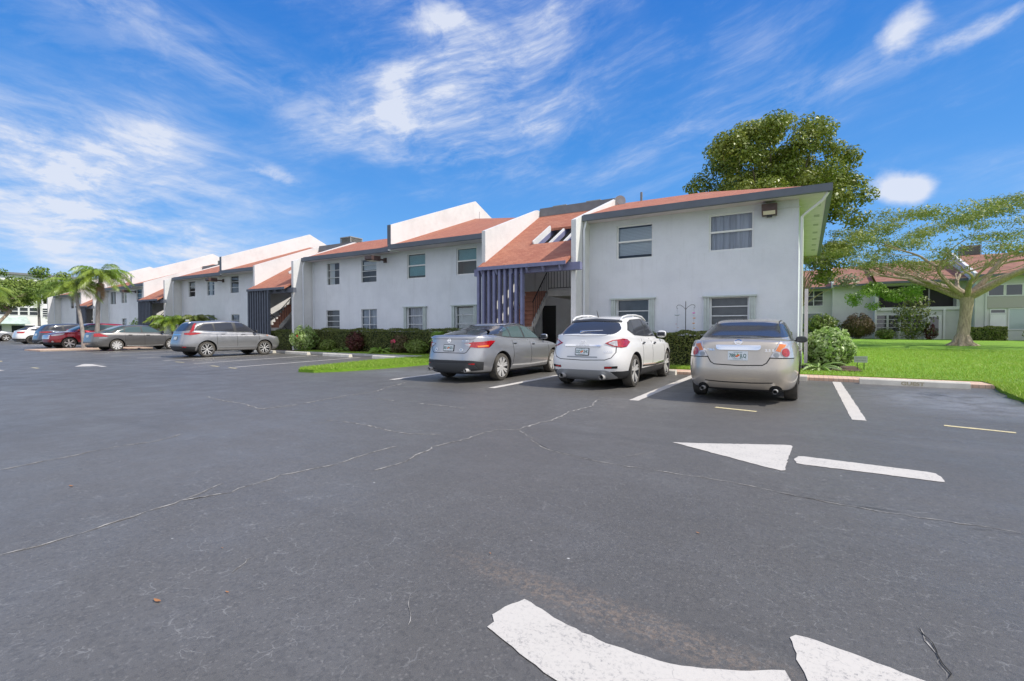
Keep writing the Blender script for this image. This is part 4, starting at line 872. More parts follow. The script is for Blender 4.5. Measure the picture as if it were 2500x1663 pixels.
        def spoke(a0, a1, w0, w1, r0=.13, r1=.965):
            pts = []
            for d in (.0, .03):
                for (q, a_, w) in ((r0, a0, w0), (r1, a1, w1)):
                    dq = w/2/(q*rr); pts += [pt(q*rr, a_-dq, d+(.028 if q == r0 else .01)), pt(q*rr, a_+dq, d+(.028 if q == r0 else .01))]
            mb.add(pts, [(0, 1, 3, 2), (4, 6, 7, 5), (0, 2, 6, 4), (1, 5, 7, 3), (2, 3, 7, 6), (0, 4, 5, 1)])
        for k in range(spokes):
            a_ = 2*math.pi*k/spokes+.3
            if style == 'pair': g = .17 if spokes < 7 else .13; spoke(a_-g*.5, a_-g, .036, .05 if spokes < 7 else .042); spoke(a_+g*.5, a_+g, .036, .05 if spokes < 7 else .042)
            elif style == 'fan': spoke(a_, a_+.0, .05, .10)
            elif style == 'loop':
                g = .30; spoke(a_, a_-g*.9, .03, .03, .2, .88); spoke(a_, a_+g*.9, .03, .03, .2, .88); spoke(a_-g*.8, a_+g*.8, .022, .022, .88, .9)
            else: spoke(a_, a_, .06, .085)
        n2 = 24
        for q0, q1, d in ((0, .17, .022), (.955, 1.0, .004)):
            v0 = [pt(max(q0, .002)*rr, 2*math.pi*i/n2, d) for i in range(n2)]+[pt(q1*rr, 2*math.pi*i/n2, d) for i in range(n2)]+[pt(q1*rr, 2*math.pi*i/n2, d+.03) for i in range(n2)]
            mb.add(v0, [(i, (i+1) % n2, n2+(i+1) % n2, n2+i) for i in range(n2)]+[(n2+i, n2+(i+1) % n2, 2*n2+(i+1) % n2, 2*n2+i) for i in range(n2)])
        o = mb.build('rim', col or ALLOY, wh); bmx = bmesh.new(); bmx.from_mesh(o.data); bmesh.ops.recalc_face_normals(bmx, faces=bmx.faces[:]); bmx.to_mesh(o.data); bmx.free()
    def wheels(s, style='fan', spokes=10, rimr=None, col=None):
        for wx in s.S['axles']:
            for sg in (1, -1): s.wheel(wx, sg, style, rimr, spokes, col)
    def mirror(s, x, z, m=None, w=.22, h=.14, face=-1):
        for sg in (1, -1):
            p, n = s.ray('L' if sg > 0 else 'Q', x, z); y = p.y; bm = bmesh.new(); bmesh.ops.create_uvsphere(bm, u_segments=16, v_segments=10, radius=1)
            for v in bm.verts:
                c = v.co; sx = .075 if c.x > 0 else .05; v.co = Vector((x-.0+c.x*sx-abs(c.y)*.02, y+sg*(.06+w/2)+math.copysign(abs(c.y)**.75, c.y)*w/2, z+.06+math.copysign(abs(c.z)**.75, c.z)*h/2))
            me = bpy.data.meshes.new('side_mirror'); bm.to_mesh(me); bm.free(); me.materials.append(m or s.S['paint']); me.polygons.foreach_set('use_smooth', [True]*len(me.polygons)); o = bpy.data.objects.new('side_mirror', me); C.objects.link(o); o.parent = s.t
            MB().add([(x-.066, y+sg*.085, z+.012), (x-.066, y+sg*(.035+w), z+.012), (x-.066, y+sg*(.035+w), z+.108), (x-.066, y+sg*.085, z+.108)], [(0, 1, 2, 3)]).build('mirror_glass', CARGL, o)
            MB().bar((x, y-sg*.01, z+.0), (x-.01, y+sg*.11, z+.05), .05, .035).build('stalk', PLAST, o)
    def handle(s, x, z, m=None, both=True):
        for md, sg in (('L', 1), ('Q', -1)):
            o = s.patch('door_handle', roundpoly([(x-.10, z-.016), (x+.10, z-.016), (x+.10, z+.016), (x-.10, z+.016)], .014), md, m or s.S['paint'], .028, .02, .05)
            s.patch('handle_recess', roundpoly([(x-.07, z-.034), (x+.07, z-.034), (x+.06, z+.02), (x-.06, z+.02)], .02), md, SEAM, .002, .004, .05, parent=o)
    def plate(s, z, text, frame=None, u=0, mode='R', sub=True):
        o = s.patch('number_plate', roundpoly([(u-.155, z-.078), (u+.155, z-.078), (u+.155, z+.078), (u-.155, z+.078)], .012), mode, frame or PLATEW, .014, .01, .1)
        q = s.patch('plate_face', roundpoly([(u-.143, z-.066), (u+.143, z-.066), (u+.143, z+.066), (u-.143, z+.066)], .01), mode, PLATEW, .018, .002, .1, parent=o)
        if text:
            a_, b_ = text.split(' ')
            s.text('plate_text', a_, u+.083, z-.002, .085, mode, PLATEG, .0205, .10, o, .0015); s.text('plate_text', b_, u-.083, z-.002, .085, mode, PLATEG, .0205, .10, o, .0015)
            for du, dz, r_, m in ((.014, -.008, .018, ORANGE), (-.012, .008, .017, ORANGE), (.004, .024, .012, LEAFG)):
                s.patch('plate_orange_mark', [(u+du+r_*math.cos(a), z+dz+r_*math.sin(a)) for a in np.linspace(0, 2*math.pi, 12, endpoint=False)], mode, m, .0208, .001, .1, parent=o)
            if sub: s.text('plate_text', 'MYFLORIDA.COM', u, z+.054, .02, mode, PLATEG, .0205, .13, o); s.text('plate_text', 'SUNSHINE STATE', u, z-.054, .02, mode, PLATEG, .0205, .15, o)
        return o
def rect(u0, u1, v0, v1): return [(u0, v0), (u1, v0), (u1, v1), (u0, v1)]
def circ(u, v, r, n=18, ry=None): ry = ry or r; return [(u+r*math.cos(a_), v+ry*math.sin(a_)) for a_ in np.linspace(0, 2*math.pi, n, endpoint=False)]
def side_glass(c, dlo, pillars, glass=None, trim=None, r=.02, inset=.022):
    """black daylight surround with the panes (split by pillar quads) standing on it, both sides"""
    trims = c.patch('window_trim', roundpoly(dlo, r), 'L', trim or PLAST, .004, .01, .06, both=True)
    for pane in pillars: c.patch('side_window', roundpoly(pane, .025), 'L', glass or CARGL, .008, .004, .06, both=True)
# ---- 1. beige saloon seen from behind
Sb = dict(L=4.82, W=1.80, r=.325, axles=(-1.34, 1.43), paint=P_BEIGE, n=6.0,
  lower=[(.20, -2.16, 2.1, .80, 5), (.215, -2.27, 2.25, .93, 5.5), (.33, -2.36, 2.36, .975, 6), (.52, -2.41, 2.41, 1.0, 6), (.70, -2.385, 2.38, 1.0, 6), (.86, -2.36, 2.33, .98, 6), ('b', -2.35, 2.26, .955, 6)],
  belt=[(-2.4, 1.015), (-2.15, 1.05), (-1.6, 1.055), (-.5, .96), (.95, .93), (1.6, .86), (2.1, .74), (2.4, .60)], roof=[(-1.3, 1.36), (-.7, 1.44), (-.2, 1.47), (.3, 1.45), (.6, 1.39)],
  cab=(-1.86, 1.12), top=(-1.02, .38), cabw=.87, roofw=.66, crown=.05, bs=.06, lip=.03)
c = Car('parked_car', 'beige champagne four door saloon seen from behind with chrome bar over its plate', 'car', Sb, (-.97, 11.41-.05), 90)
c.wheels('fan', 5)
c.patch('rear_window', roundpoly([(-.60, 1.355), (-.3, 1.385), (0, 1.392), (.3, 1.385), (.60, 1.355), (.725, 1.12), (.60, 1.108), (0, 1.10), (-.60, 1.108), (-.725, 1.12)], .035), 'R', CARGL, .005, .006, .05)
c.patch('windscreen', roundpoly([(-.66, 1.03), (.66, 1.03), (.54, 1.37), (0, 1.40), (-.54, 1.37)], .05), 'F', CARGL, .005, .006, .08)
side_glass(c, [(-1.5, 1.06), (-.95, 1.36), (-.3, 1.405), (.3, 1.38), (1.0, .99), (-.3, 1.01)], [[(-1.38, 1.08), (-.98, 1.30), (-.82, 1.33), (-.86, 1.06)], [(-.8, 1.05), (-.77, 1.34), (-.18, 1.375), (-.2, 1.035)], [(-.12, 1.035), (-.1, 1.375), (.28, 1.35), (.84, 1.02)]])
# boot lid seam, bumper seam
c.strip('boot_seam', [(-.64, 1.06), (-.56, .94), (-.475, .78), (-.43, .70), (-.37, .662), (0, .648), (.37, .662), (.43, .70), (.475, .78), (.56, .94), (.64, 1.06)], .016, 'R')
c.patch('boot_recess', roundpoly([(-.33, .95), (.33, .95), (.27, .735), (.22, .70), (-.22, .70), (-.27, .735)], .04), 'R', P_BEIGE, .0025, .003, .1)
c.patch('chrome_bar', roundpoly([(-.34, .925), (-.30, .905), (.30, .905), (.34, .925), (.345, .985), (-.345, .985)], .02), 'R', CHROME, .03, .02, .08)
c.plate(.83-.02, '78B JLQ')
em = c.patch('emblem', circ(0, 1.035, .058, 20, .042), 'R', CHROME, .010, .004, .08); c.patch('emblem_inset', circ(0, 1.035, .042, 18, .028), 'R', P_BEIGE, .012, .002, .08, parent=em); c.patch('emblem_bar', rect(-.066, .066, 1.026, 1.044), 'R', CHROME, .014, .002, .08, parent=em)
c.text('badge', 'ALTIMA', .46, .905, .052, 'R', CHROME, .008, .19, bold=.001); c.text('badge', '2.5 S', -.47, .905, .05, 'R', CHROME, .008, .13, bold=.001)
for sg in (1, -1):
    k = lambda l: [(sg*u, v) for u, v in l]
    lamp = c.patch('tail_lamp', roundpoly(k([(23.5, .795), (30.5, 1.035), (34, 1.06), (40, 1.03), (45, .93), (47, .79), (36, .785)]), .02), 'C', CLENS, .008, .012, .05)
    c.patch('amber_section', roundpoly(k([(27.5, .90), (31, 1.01), (37, 1.0), (34, .94), (31, .88)]), .012), 'C', OLENS, .011, .002, .05, parent=lamp)
    c.patch('lamp_ring', circ(sg*35.5, .872, 4.4, 20, .082), 'C', mat('lamp_bezel', (.45, .38, .38), .2, .5, 1), .012, .002, .05, parent=lamp)
    c.patch('brake_lens', circ(sg*35.5, .872, 3.6, 20, .068), 'C', RLENS, .018, .002, .05, parent=lamp); c.patch('reverse_lens', circ(sg*28.0, .832, 2.1, 14, .036), 'C', SATIN, .013, .002, .05, parent=lamp)
c.strip('lamp_gap', [(-23, .783), (-47, .775)], .014, 'C'); c.strip('lamp_gap', [(23, .783), (47, .775)], .014, 'C')
c.strip('bumper_groove', [(-.52, .375), (-.2, .36), (.2, .36), (.52, .375)], .016, 'R')
def exhaust(c, y, z, x, r=.038, ring=True):
    o = MB().tube([(x-.03, y, z), (x+.22, y, z)], r, 16, cap=False).tube([(x-.03, y, z), (x+.2, y, z)], r*.8, 16, cap=False).build('exhaust_pipe', ALLOY, c.t, smooth=True)
    MB().tube([(x+.03, y, z), (x+.035, y, z)], r*.79, 16).build('exhaust_bore', SEAM, o)
for sg in (1, -1):
    c.patch('exhaust_recess', [(sg*(.56+.095*math.cos(a_)), .245+.085*math.sin(a_)) for a_ in np.linspace(-.25, math.pi+.25, 14)], 'R', SEAM, .003, .003, .05); exhaust(c, sg*.56, .235, -2.385)
c.mirror(.80, .98, PLAST); c.handle(-.75, .86); c.handle(.12, .84)
for x in (-.88, -.02, 1.06): c.strip('door_gap', [(x-.02*(x < -.5), .36), (x+.02, .6), (x, .98)], .012, 'L', both=True)
c.strip('roof_seam', [(-.9, .545), (0, .56), (.3, .555)], .018, 'T', both=True)
# ---- 2. white crossover
Sw = dict(L=4.64, W=1.80, r=.355, axles=(-1.36, 1.44), paint=P_WHITE, n=6.0, clad=2,
  lower=[(.19, -2.05, 2.05, .80, 5), (.21, -2.20, 2.18, .93, 5.5), (.38, -2.29, 2.27, .985, 6), (.58, -2.32, 2.32, 1.0, 6), (.74, -2.29, 2.30, 1.0, 5.5), (.93, -2.245, 2.22, .975, 5.2), ('b', -2.20, 2.12, .945, 5.2)],
  belt=[(-2.4, 1.13), (-2.0, 1.13), (-1.2, 1.09), (-.3, 1.03), (.9, 1.02), (1.6, .96), (2.0, .84), (2.3, .68)], roof=[(-1.7, 1.46), (-1.0, 1.55), (-.3, 1.585), (.2, 1.56), (.6, 1.49)],
  cab=(-2.08, 1.12), top=(-1.62, .36), cabw=.86, roofw=.68, crown=.03, bs=.09, lip=.03)
c = Car('parked_car', 'white crossover with roof rails parked between a grey and a beige saloon', 'car', Sw, (-4.03, 11.85), 90)
c.wheels('pair', 5)
c.patch('rear_window', roundpoly([(-.56, 1.40), (0, 1.43), (.56, 1.40), (.665, 1.26), (.62, 1.165), (.45, 1.13), (0, 1.115), (-.45, 1.13), (-.62, 1.165), (-.665, 1.26)], .05), 'R', CARGL, .006, .006, .05)
c.patch('rear_spoiler', roundpoly([(-.55, 1.45), (0, 1.485), (.55, 1.45), (.60, 1.405), (0, 1.435), (-.60, 1.405)], .02), 'R', PLAST, .020, .02, .05)
MB().tube([(-2.10, .10, 1.20), (-2.135, .05, 1.215), (-2.12, -.40, 1.235)], [.03, .014, .008], 8).build('rear_wiper', CHROME, c.t, smooth=True)
c.patch('windscreen', roundpoly([(-.66, 1.10), (.66, 1.10), (.54, 1.47), (0, 1.5), (-.54, 1.47)], .05), 'F', CARGL, .005, .006, .08)
side_glass(c, [(-1.50, 1.24), (-1.30, 1.41), (-1.05, 1.475), (-.3, 1.51), (.3, 1.475), (1.02, 1.09), (-.2, 1.09), (-1.15, 1.125)], [[(-1.45, 1.25), (-1.27, 1.39), (-1.12, 1.43), (-1.12, 1.15), (-1.2, 1.15)], [(-1.10, 1.14), (-1.11, 1.445), (-.32, 1.485), (-.30, 1.115)], [(-.24, 1.115), (-.25, 1.485), (.28, 1.45), (.88, 1.11)]])
c.strip('tailgate_seam', [(-.68, 1.02), (-.69, .78), (-.62, .67), (-.5, .625), (0, .61), (.5, .625), (.62, .67), (.69, .78), (.68, 1.02)], .014, 'R')
c.patch('chrome_bar', roundpoly([(-.40, .895), (.40, .895), (.42, .93), (-.42, .93)], .012), 'R', CHROME, .022, .015, .08); c.text('badge', 'INFINITI', 0, .912, .03, 'R', SATIN, .026, .28)
c.strip('emblem', [(-.055, .98), (-.03, .957), (0, .975), (.03, .957), (.055, .98), (.03, 1.01), (0, .991), (-.03, 1.01), (-.055, .98)], .012, 'R', CHROME, .01)
c.plate(.785, '22D 2HK', frame=SEAM); c.text('badge', 'QX50', -.55, .79, .06, 'R', CHROME, .007, .17, bold=.001)
c.patch('tailgate_handle', roundpoly(rect(-.34, .34, .665, .69), .012), 'R', SATIN, .006, .004, .1)
for sg in (1, -1):
    k = lambda l: [(sg*u, v) for u, v in l]
    lamp = c.patch('tail_lamp', roundpoly(k([(25, .965), (33, 1.03), (46, 1.065), (55, 1.05), (61, .99), (52, .895), (43, .875), (33, .90)]), .035), 'C', RLENS, .012, .014, .05)
    c.patch('clear_section', roundpoly(k([(28, .967), (34, 1.015), (38, 1.02), (38, .905), (34, .915)]), .012), 'C', CLENS, .016, .003, .05, parent=lamp)
    rf = c.patch('bumper_reflector', roundpoly(k([(24, .49), (37, .50), (37, .45), (24, .44)]), .012), 'C', SEAM, .004, .004, .05); c.patch('reflector_lens', roundpoly(k([(24.5, .485), (31, .49), (31, .452), (24.5, .447)]), .012), 'C', RLENS, .007, .002, .05, parent=rf)
c.patch('rear_skid_panel', roundpoly([(-.60, .38), (-.50, .41), (.50, .41), (.60, .38), (.70, .25), (.50, .22), (.3, .20), (-.3, .20), (-.50, .22), (-.70, .25)], .03), 'R', SATIN, .018, .015, .08)
c.patch('lower_bumper', [(-70, .37), (-50, .38), (-36, .39), (-34, .22), (-70, .22)], 'C', PLAST, .005, .005, .05, both=True)
for sg in (1, -1): exhaust(c, sg*.45, .27, -2.34, .055)
for sg in (1, -1):
    yr_ = .56; MB().tube([(-1.50, sg*yr_, 1.45), (-1.36, sg*yr_, 1.53), (-1.0, sg*yr_, 1.575), (-.4, sg*yr_, 1.595), (.1, sg*yr_, 1.57), (.42, sg*yr_, 1.47)], .02, 8).tube([(-.6, sg*yr_, 1.54), (-.6, sg*yr_, 1.61)], .018).build('roof_rail', P_WHITE, c.t, smooth=True)
MB().tube([(-1.35, .0, 1.53), (-1.45, .0, 1.68)], [.012, .004], 6).build('aerial', PLAST, c.t, smooth=True)
c.mirror(.85, 1.08, None, .24, .18); c.handle(-.78, .95, CHROME); c.handle(.14, .93, CHROME)
for x in (-.85, -.06, 1.06): c.strip('door_gap', [(x, .44), (x, 1.05)], .010, 'L', both=True)
c.strip('sill_moulding', [(-.9, .47), (.2, .44), (.98, .46)], .022, 'L', CHROME, .008, both=True); c.strip('sill_groove', [(-.9, .435), (.2, .405), (.98, .42)], .03, 'L', PLAST, .004, both=True)
# ---- 3. grey saloon, three-quarter rear
Sg = dict(L=4.90, W=1.85, r=.335, axles=(-1.40, 1.42), paint=P_GREY, n=5.5,
  lower=[(.19, -2.2, 2.15, .80, 5), (.21, -2.33, 2.28, .93, 5), (.34, -2.42, 2.40, .98, 5), (.50, -2.45, 2.44, 1.0, 5.2), (.68, -2.41, 2.40, 1.0, 5), (.86, -2.37, 2.33, .975, 5), ('b', -2.36, 2.26, .945, 5)],
  belt=[(-2.4, 1.075), (-2.2, 1.09), (-1.7, 1.075), (-.5, .985), (.95, .94), (1.6, .87), (2.1, .76), (2.4, .64)], roof=[(-1.2, 1.34), (-.6, 1.415), (-.1, 1.44), (.3, 1.42), (.6, 1.36)],
  cab=(-1.98, 1.15), top=(-.85, .34), cabw=.85, roofw=.64, crown=.04, bs=.08, lip=.04)
c = Car('parked_car', 'steel grey fastback saloon with angular red tail lamps beside the grass tongue', 'car', Sg, (-7.27, 11.55), 90)
c.wheels('pair', 8)
c.patch('rear_window', roundpoly([(-.55, 1.345), (0, 1.375), (.55, 1.345), (.735, 1.135), (.5, 1.125), (0, 1.12), (-.5, 1.125), (-.735, 1.135)], .03), 'R', CARGL, .005, .006, .04)
c.patch('windscreen', roundpoly([(-.66, 1.03), (.66, 1.03), (.53, 1.34), (0, 1.37), (-.53, 1.34)], .05), 'F', CARGL, .005, .006, .08)
side_glass(c, [(-1.72, 1.125), (-1.30, 1.245), (-.8, 1.335), (-.2, 1.375), (.3, 1.345), (1.02, 1.0), (-.2, 1.02), (-.95, 1.05)], [[(-1.25, 1.09), (-.98, 1.285), (-.86, 1.305), (-.86, 1.07), (-1.0, 1.075)], [(-.82, 1.065), (-.80, 1.315), (-.22, 1.35), (-.16, 1.045)], [(-.09, 1.04), (-.14, 1.352), (.27, 1.32), (.88, 1.02)]], glass=CARGL2)
c.strip('window_moulding', [(-1.74, 1.118), (-1.30, 1.225+.035), (-.8, 1.35), (-.2, 1.39), (.3, 1.36), (1.04, .995)], .014, 'L', CHROME, .009, both=True)
c.strip('boot_seam', [(-.62, .98), (-.60, .88), (-.50, .72), (-.46, .70), (.46, .70), (.50, .72), (.60, .88), (.62, .98)], .014, 'R')
c.patch('boot_lip', roundpoly([(-.66, 1.065), (.66, 1.065), (.60, 1.03), (-.60, 1.03)], .012), 'R', P_GREY, .035, .03, .08)
c.plate(.815, 'EE1 BZL', frame=SEAM, sub=False)
em = c.patch('emblem', circ(0, .985, .052, 18, .048), 'R', CHROME, .010, .004, .08); c.patch('emblem_inset', circ(0, .985, .037, 16, .033), 'R', P_GREY, .012, .002, .08, parent=em); c.patch('emblem_bar', rect(-.058, .058, .977, .994), 'R', CHROME, .014, .002, .08, parent=em)
c.text('badge', 'ALTIMA', -.45, .985, .05, 'R', CHROME, .008, .17, bold=.001); c.text('badge', '2.5 SR', .47, .975, .042, 'R', CHROME, .008, .12)
for u, t_ in ((.38, 'round'), (-.36, 'oval')):
    q = c.patch('sticker', circ(u, .775, .042 if t_ == 'round' else .052, 18, .042 if t_ == 'round' else .036), 'R', PLATEW, .006, .002, .1); c.patch('sticker_mark', circ(u, .775, .022, 12, .016), 'R', mat('sticker_ink', (.15, .25, .45), .6), .0075, .001, .1, parent=q)
for sg in (1, -1):
    k = lambda l: [(sg*u, v) for u, v in l]
    lamp = c.patch('tail_lamp', roundpoly(k([(22.5, .92), (33, .955), (44, .965), (58, .99), (68, .98), (58, .90), (55, .825), (40, .82), (29, .84)]), .012), 'C', RLENS, .010, .014, .04)
    c.patch('lamp_dark_edge', roundpoly(k([(22.5, .915), (28, .93), (31, .90), (29, .845)]), .008), 'C', CLENS, .013, .002, .04, parent=lamp)
    c.patch('amber_section', roundpoly(k([(38, .87), (53, .885), (54, .85), (39, .835)]), .008), 'C', OLENS, .013, .002, .04, parent=lamp); c.strip('lamp_divider', [(37, .955), (36.5, .825)], .012, 'C', SEAM, .0135, parent=lamp)
    c.patch('bumper_reflector', roundpoly(k([(28, .46), (35, .465), (35, .435), (28, .43)]), .006), 'C', RLENS, .012, .003, .05)
c.patch('rear_diffuser', roundpoly([(-46, .49), (-30, .53), (30, .53), (46, .49), (46, .30), (20, .28), (-20, .28), (-46, .30)], .02), 'C', PLAST, .006, .006, .05)
c.patch('diffuser_blade', roundpoly([(-.68, .42), (-.5, .46), (.5, .46), (.68, .42), (.72, .34), (.42, .31), (.3, .25), (-.3, .25), (-.42, .31), (-.72, .34)], .02), 'R', mat('diffuser_grey', (.07, .075, .08), .4, .3), .022, .02, .08)
for sg in (1, -1): exhaust(c, sg*.54, .30, -2.45, .045)
c.mirror(.85, 1.0, None, .22, .15); c.handle(-.78, .92, CHROME); c.handle(.18, .88, CHROME)
for x in (-.9, .02, 1.06): c.strip('door_gap', [(x-.05*(x < -.5), .36), (x+.02, .6), (x, .99)], .010, 'L', both=True)
c.strip('sill_crease', [(-.95, .36), (0, .33), (1.0, .35)], .03, 'L', ALLOY, .004, both=True)
c.strip('roof_seam', [(-.7, .53), (0, .545), (.3, .54)], .014, 'T', both=True)
# ---- 4. grey compact suv, side on
Sc = dict(L=4.62, W=1.85, r=.355, axles=(-1.33, 1.33), paint=P_MGREY, n=5.5, clad=1,
  lower=[(.25, -2.05, 2.0, .80, 5), (.27, -2.2, 2.16, .93, 5), (.42, -2.29, 2.26, .985, 5.5), (.60, -2.31, 2.31, 1.0, 5.5), (.78, -2.27, 2.28, 1.0, 5.2), (.95, -2.22, 2.2, .975, 5), ('b', -2.18, 2.1, .945, 5)],
  belt=[(-2.4, 1.17), (-1.8, 1.16), (-1.0, 1.10), (.8, 1.07), (1.5, 1.02), (2.0, .92), (2.3, .78)], roof=[(-2.0, 1.58), (-1.4, 1.64), (-.5, 1.685), (.2, 1.66), (.6, 1.60)],
  cab=(-2.1, 1.20), top=(-1.82, .42), cabw=.87, roofw=.70, crown=.03, bs=.09, lip=.03)
c = Car('parked_car', 'mid grey compact suv seen side on, just left of the empty bays', 'car', Sc, (-24.05, 13.18), 87)
c.wheels('loop', 5)
c.patch('rear_window', roundpoly([(-.62, 1.54), (.62, 1.54), (.74, 1.22), (0, 1.17), (-.74, 1.22)], .05), 'R', CARGL, .006, .006, .06)
c.patch('windscreen', roundpoly([(-.68, 1.14), (.68, 1.14), (.56, 1.56), (0, 1.6), (-.56, 1.56)], .05), 'F', CARGL, .005, .006, .08)
side_glass(c, [(-1.80, 1.22), (-1.66, 1.42), (-1.4, 1.53), (-.4, 1.60), (.35, 1.565), (1.05, 1.15), (0, 1.145), (-1.3, 1.18)], [[(-1.66, 1.25), (-1.42, 1.48), (-1.05, 1.525), (-.98, 1.20)], [(-.93, 1.20), (-.96, 1.535), (-.18, 1.575), (-.10, 1.175)], [(.03, 1.175), (-.02, 1.575), (.33, 1.535), (.88, 1.165)]])
c.strip('window_moulding', [(-1.82, 1.205), (-1.0, 1.165), (1.05, 1.13)], .018, 'L', CHROME, .008, both=True)
for sg in (1, -1):
    k = lambda l: [(sg*u, v) for u, v in l]
    lamp = c.patch('tail_lamp', roundpoly(k([(30, 1.09), (44, 1.13), (56, 1.12), (68, 1.105), (60, 1.05), (45, 1.0), (31, 1.03)]), .02), 'C', RLENS, .010, .014, .05); c.patch('upper_lamp', roundpoly([(sg*u, v) for u, v in ((.70, 1.14), (.755, 1.14), (.70, 1.34), (.62, 1.52), (.575, 1.52), (.655, 1.34))], .01), 'R', RLENS, .014, .014, .05)
    c.patch('bumper_reflector', roundpoly(k([(30, .50), (38, .50), (38, .45), (30, .45)]), .01), 'C', RLENS, .008, .003, .05)
    c.patch('headlamp', roundpoly(k([(44, .93), (64, .99), (74, .97), (60, .87), (46, .84)]), .02), 'N', CLENS, .008, .006, .05); c.patch('marker_lamp', roundpoly(k([(66, .985), (73, .97), (66, .94)]), .01), 'N', OLENS, .012, .003, .05)
c.patch('lower_bumper', [(-64, .47), (-40, .50), (0, .51), (40, .50), (64, .47), (64, .29), (-64, .29)], 'C', PLAST, .006, .005, .06); c.patch('chrome_bar', roundpoly(rect(-.4, .4, 1.0, 1.04), .012), 'R', CHROME, .012, .01, .08)
c.plate(.86, None, frame=SEAM); c.mirror(.88, 1.11, PLAST, .22, .16); c.handle(-.62, 1.06); c.handle(.30, 1.03)
for x in (-.9, .0, 1.06): c.strip('door_gap', [(x, .42), (x, 1.1)], .010, 'L', both=True)
for wx in Sc['axles']:
    R1, R2 = Sc['r']+.062, Sc['r']+.125; a_ = np.linspace(math.radians(-12), math.radians(192), 22)
    c.patch('arch_cladding', [(wx+R2*math.cos(q), Sc['r']+R2*math.sin(q)) for q in a_]+[(wx+R1*math.cos(q), Sc['r']+R1*math.sin(q)) for q in a_[::-1]], 'L', SATIN if False else P_MGREY, .014, .01, .08, both=True)
c.strip('sill_moulding', [(-.9, .45), (0, .445), (.95, .45)], .05, 'L', SATIN, .012, both=True)
MB().prism_x([(-.03, 0), (.03, 0), (.012, .075), (-.012, .075)], -.09, .05).build('roof_fin', P_MGREY, c.t).location = (-1.75, 0, 1.63)
# ---- 5. dark warm grey big saloon, side on
Sf = dict(L=5.05, W=1.89, r=.335, axles=(-1.38, 1.49), paint=P_DGREY, n=6,
  lower=[(.21, -2.3, 2.25, .82, 5.5), (.23, -2.42, 2.38, .94, 6), (.36, -2.50, 2.47, .98, 6.5), (.52, -2.53, 2.52, 1.0, 6.5), (.72, -2.50, 2.5, 1.0, 6.5), (.90, -2.47, 2.42, .98, 6), ('b', -2.46, 2.36, .96, 6)],
  belt=[(-2.5, 1.04), (-2.2, 1.06), (-1.0, 1.03), (.95, .99), (1.6, .95), (2.2, .84), (2.5, .74)], roof=[(-1.4, 1.42), (-.8, 1.52), (-.2, 1.555), (.4, 1.52), (.7, 1.45)],
  cab=(-1.95, 1.3), top=(-1.12, .5), cabw=.88, roofw=.68, crown=.04, bs=.07, lip=.04)
c = Car('parked_car', 'dark brownish grey large saloon with a big boot parked right of the palms', 'car', Sf, (-35.55, 13.95), 90)
c.wheels('fan', 9)
c.patch('rear_window', roundpoly([(-.6, 1.46), (.6, 1.46), (.72, 1.13), (-.72, 1.13)], .04), 'R', CARGL2, .005, .006, .06); c.patch('windscreen', roundpoly([(-.66, 1.08), (.66, 1.08), (.55, 1.45), (-.55, 1.45)], .05), 'F', CARGL, .005, .006, .08)
side_glass(c, [(-1.62, 1.09), (-1.1, 1.40), (-.4, 1.475), (.4, 1.44), (1.15, 1.06), (-.3, 1.07)], [[(-1.48, 1.11), (-1.12, 1.34), (-.98, 1.37), (-1.0, 1.09)], [(-.95, 1.09), (-.93, 1.385), (-.15, 1.44), (-.13, 1.085)], [(-.05, 1.085), (-.07, 1.44), (.38, 1.405), (1.0, 1.075)]], glass=CARGL2)
for sg in (1, -1): c.patch('tail_lamp', roundpoly([(sg*u, v) for u, v in ((33, 1.02), (46, 1.03), (50, 1.0), (68, .855), (34, .84))], .015), 'C', RLENS, .010, .012, .05)
c.patch('number_plate', rect(-.15, .15, .80, .94), 'R', PLATEW, .012, .01, .1); c.strip('body_moulding', [(-2.2, .77), (-1.85, .775)], .02, 'L', CHROME, .008, both=True); c.strip('sill_moulding', [(-.9, .30), (0, .285), (1.0, .30)], .035, 'L', CHROME, .010, both=True)
c.mirror(1.0, 1.05, PLAST); c.handle(-.72, .94, PLAST); c.handle(.20, .92, PLAST)
for x in (-.98, .02, 1.15): c.strip('door_gap', [(x, .34), (x, 1.03)], .010, 'L', both=True)
# ---- 6. red suv, nose towards the lane
Sr = dict(L=4.70, W=1.93, r=.37, axles=(-1.42, 1.40), paint=P_RED, n=5.5, clad=2,
  lower=[(.26, -2.1, 2.05, .80, 5), (.28, -2.25, 2.22, .93, 5), (.44, -2.33, 2.32, .985, 5.5), (.62, -2.35, 2.35, 1.0, 5.5), (.80, -2.32, 2.33, 1.0, 5.2), (.98, -2.27, 2.27, .975, 5), ('b', -2.22, 2.18, .945, 5)],
  belt=[(-2.4, 1.21), (-1.0, 1.16), (.8, 1.12), (1.5, 1.09), (2.0, 1.0), (2.3, .88)], roof=[(-2.0, 1.58), (-1.4, 1.65), (-.5, 1.70), (.2, 1.67), (.6, 1.60)],
  cab=(-2.15, 1.25), top=(-1.75, .38), cabw=.87, roofw=.69, crown=.05, bs=.09, lip=.03)
c = Car('parked_car', 'maroon red suv facing the lane with chrome grille behind the leaning palm', 'car', Sr, (-41.35, 13.55), -90)
c.wheels('star', 6)
c.patch('windscreen', roundpoly([(-.68, 1.19), (.68, 1.19), (.56, 1.58), (0, 1.61), (-.56, 1.58)], .05), 'F', CARGL2, .005, .006, .06); c.patch('rear_window', roundpoly([(-.6, 1.55), (.6, 1.55), (.72, 1.26), (-.72, 1.26)], .04), 'R', CARGL, .005, .006, .08)
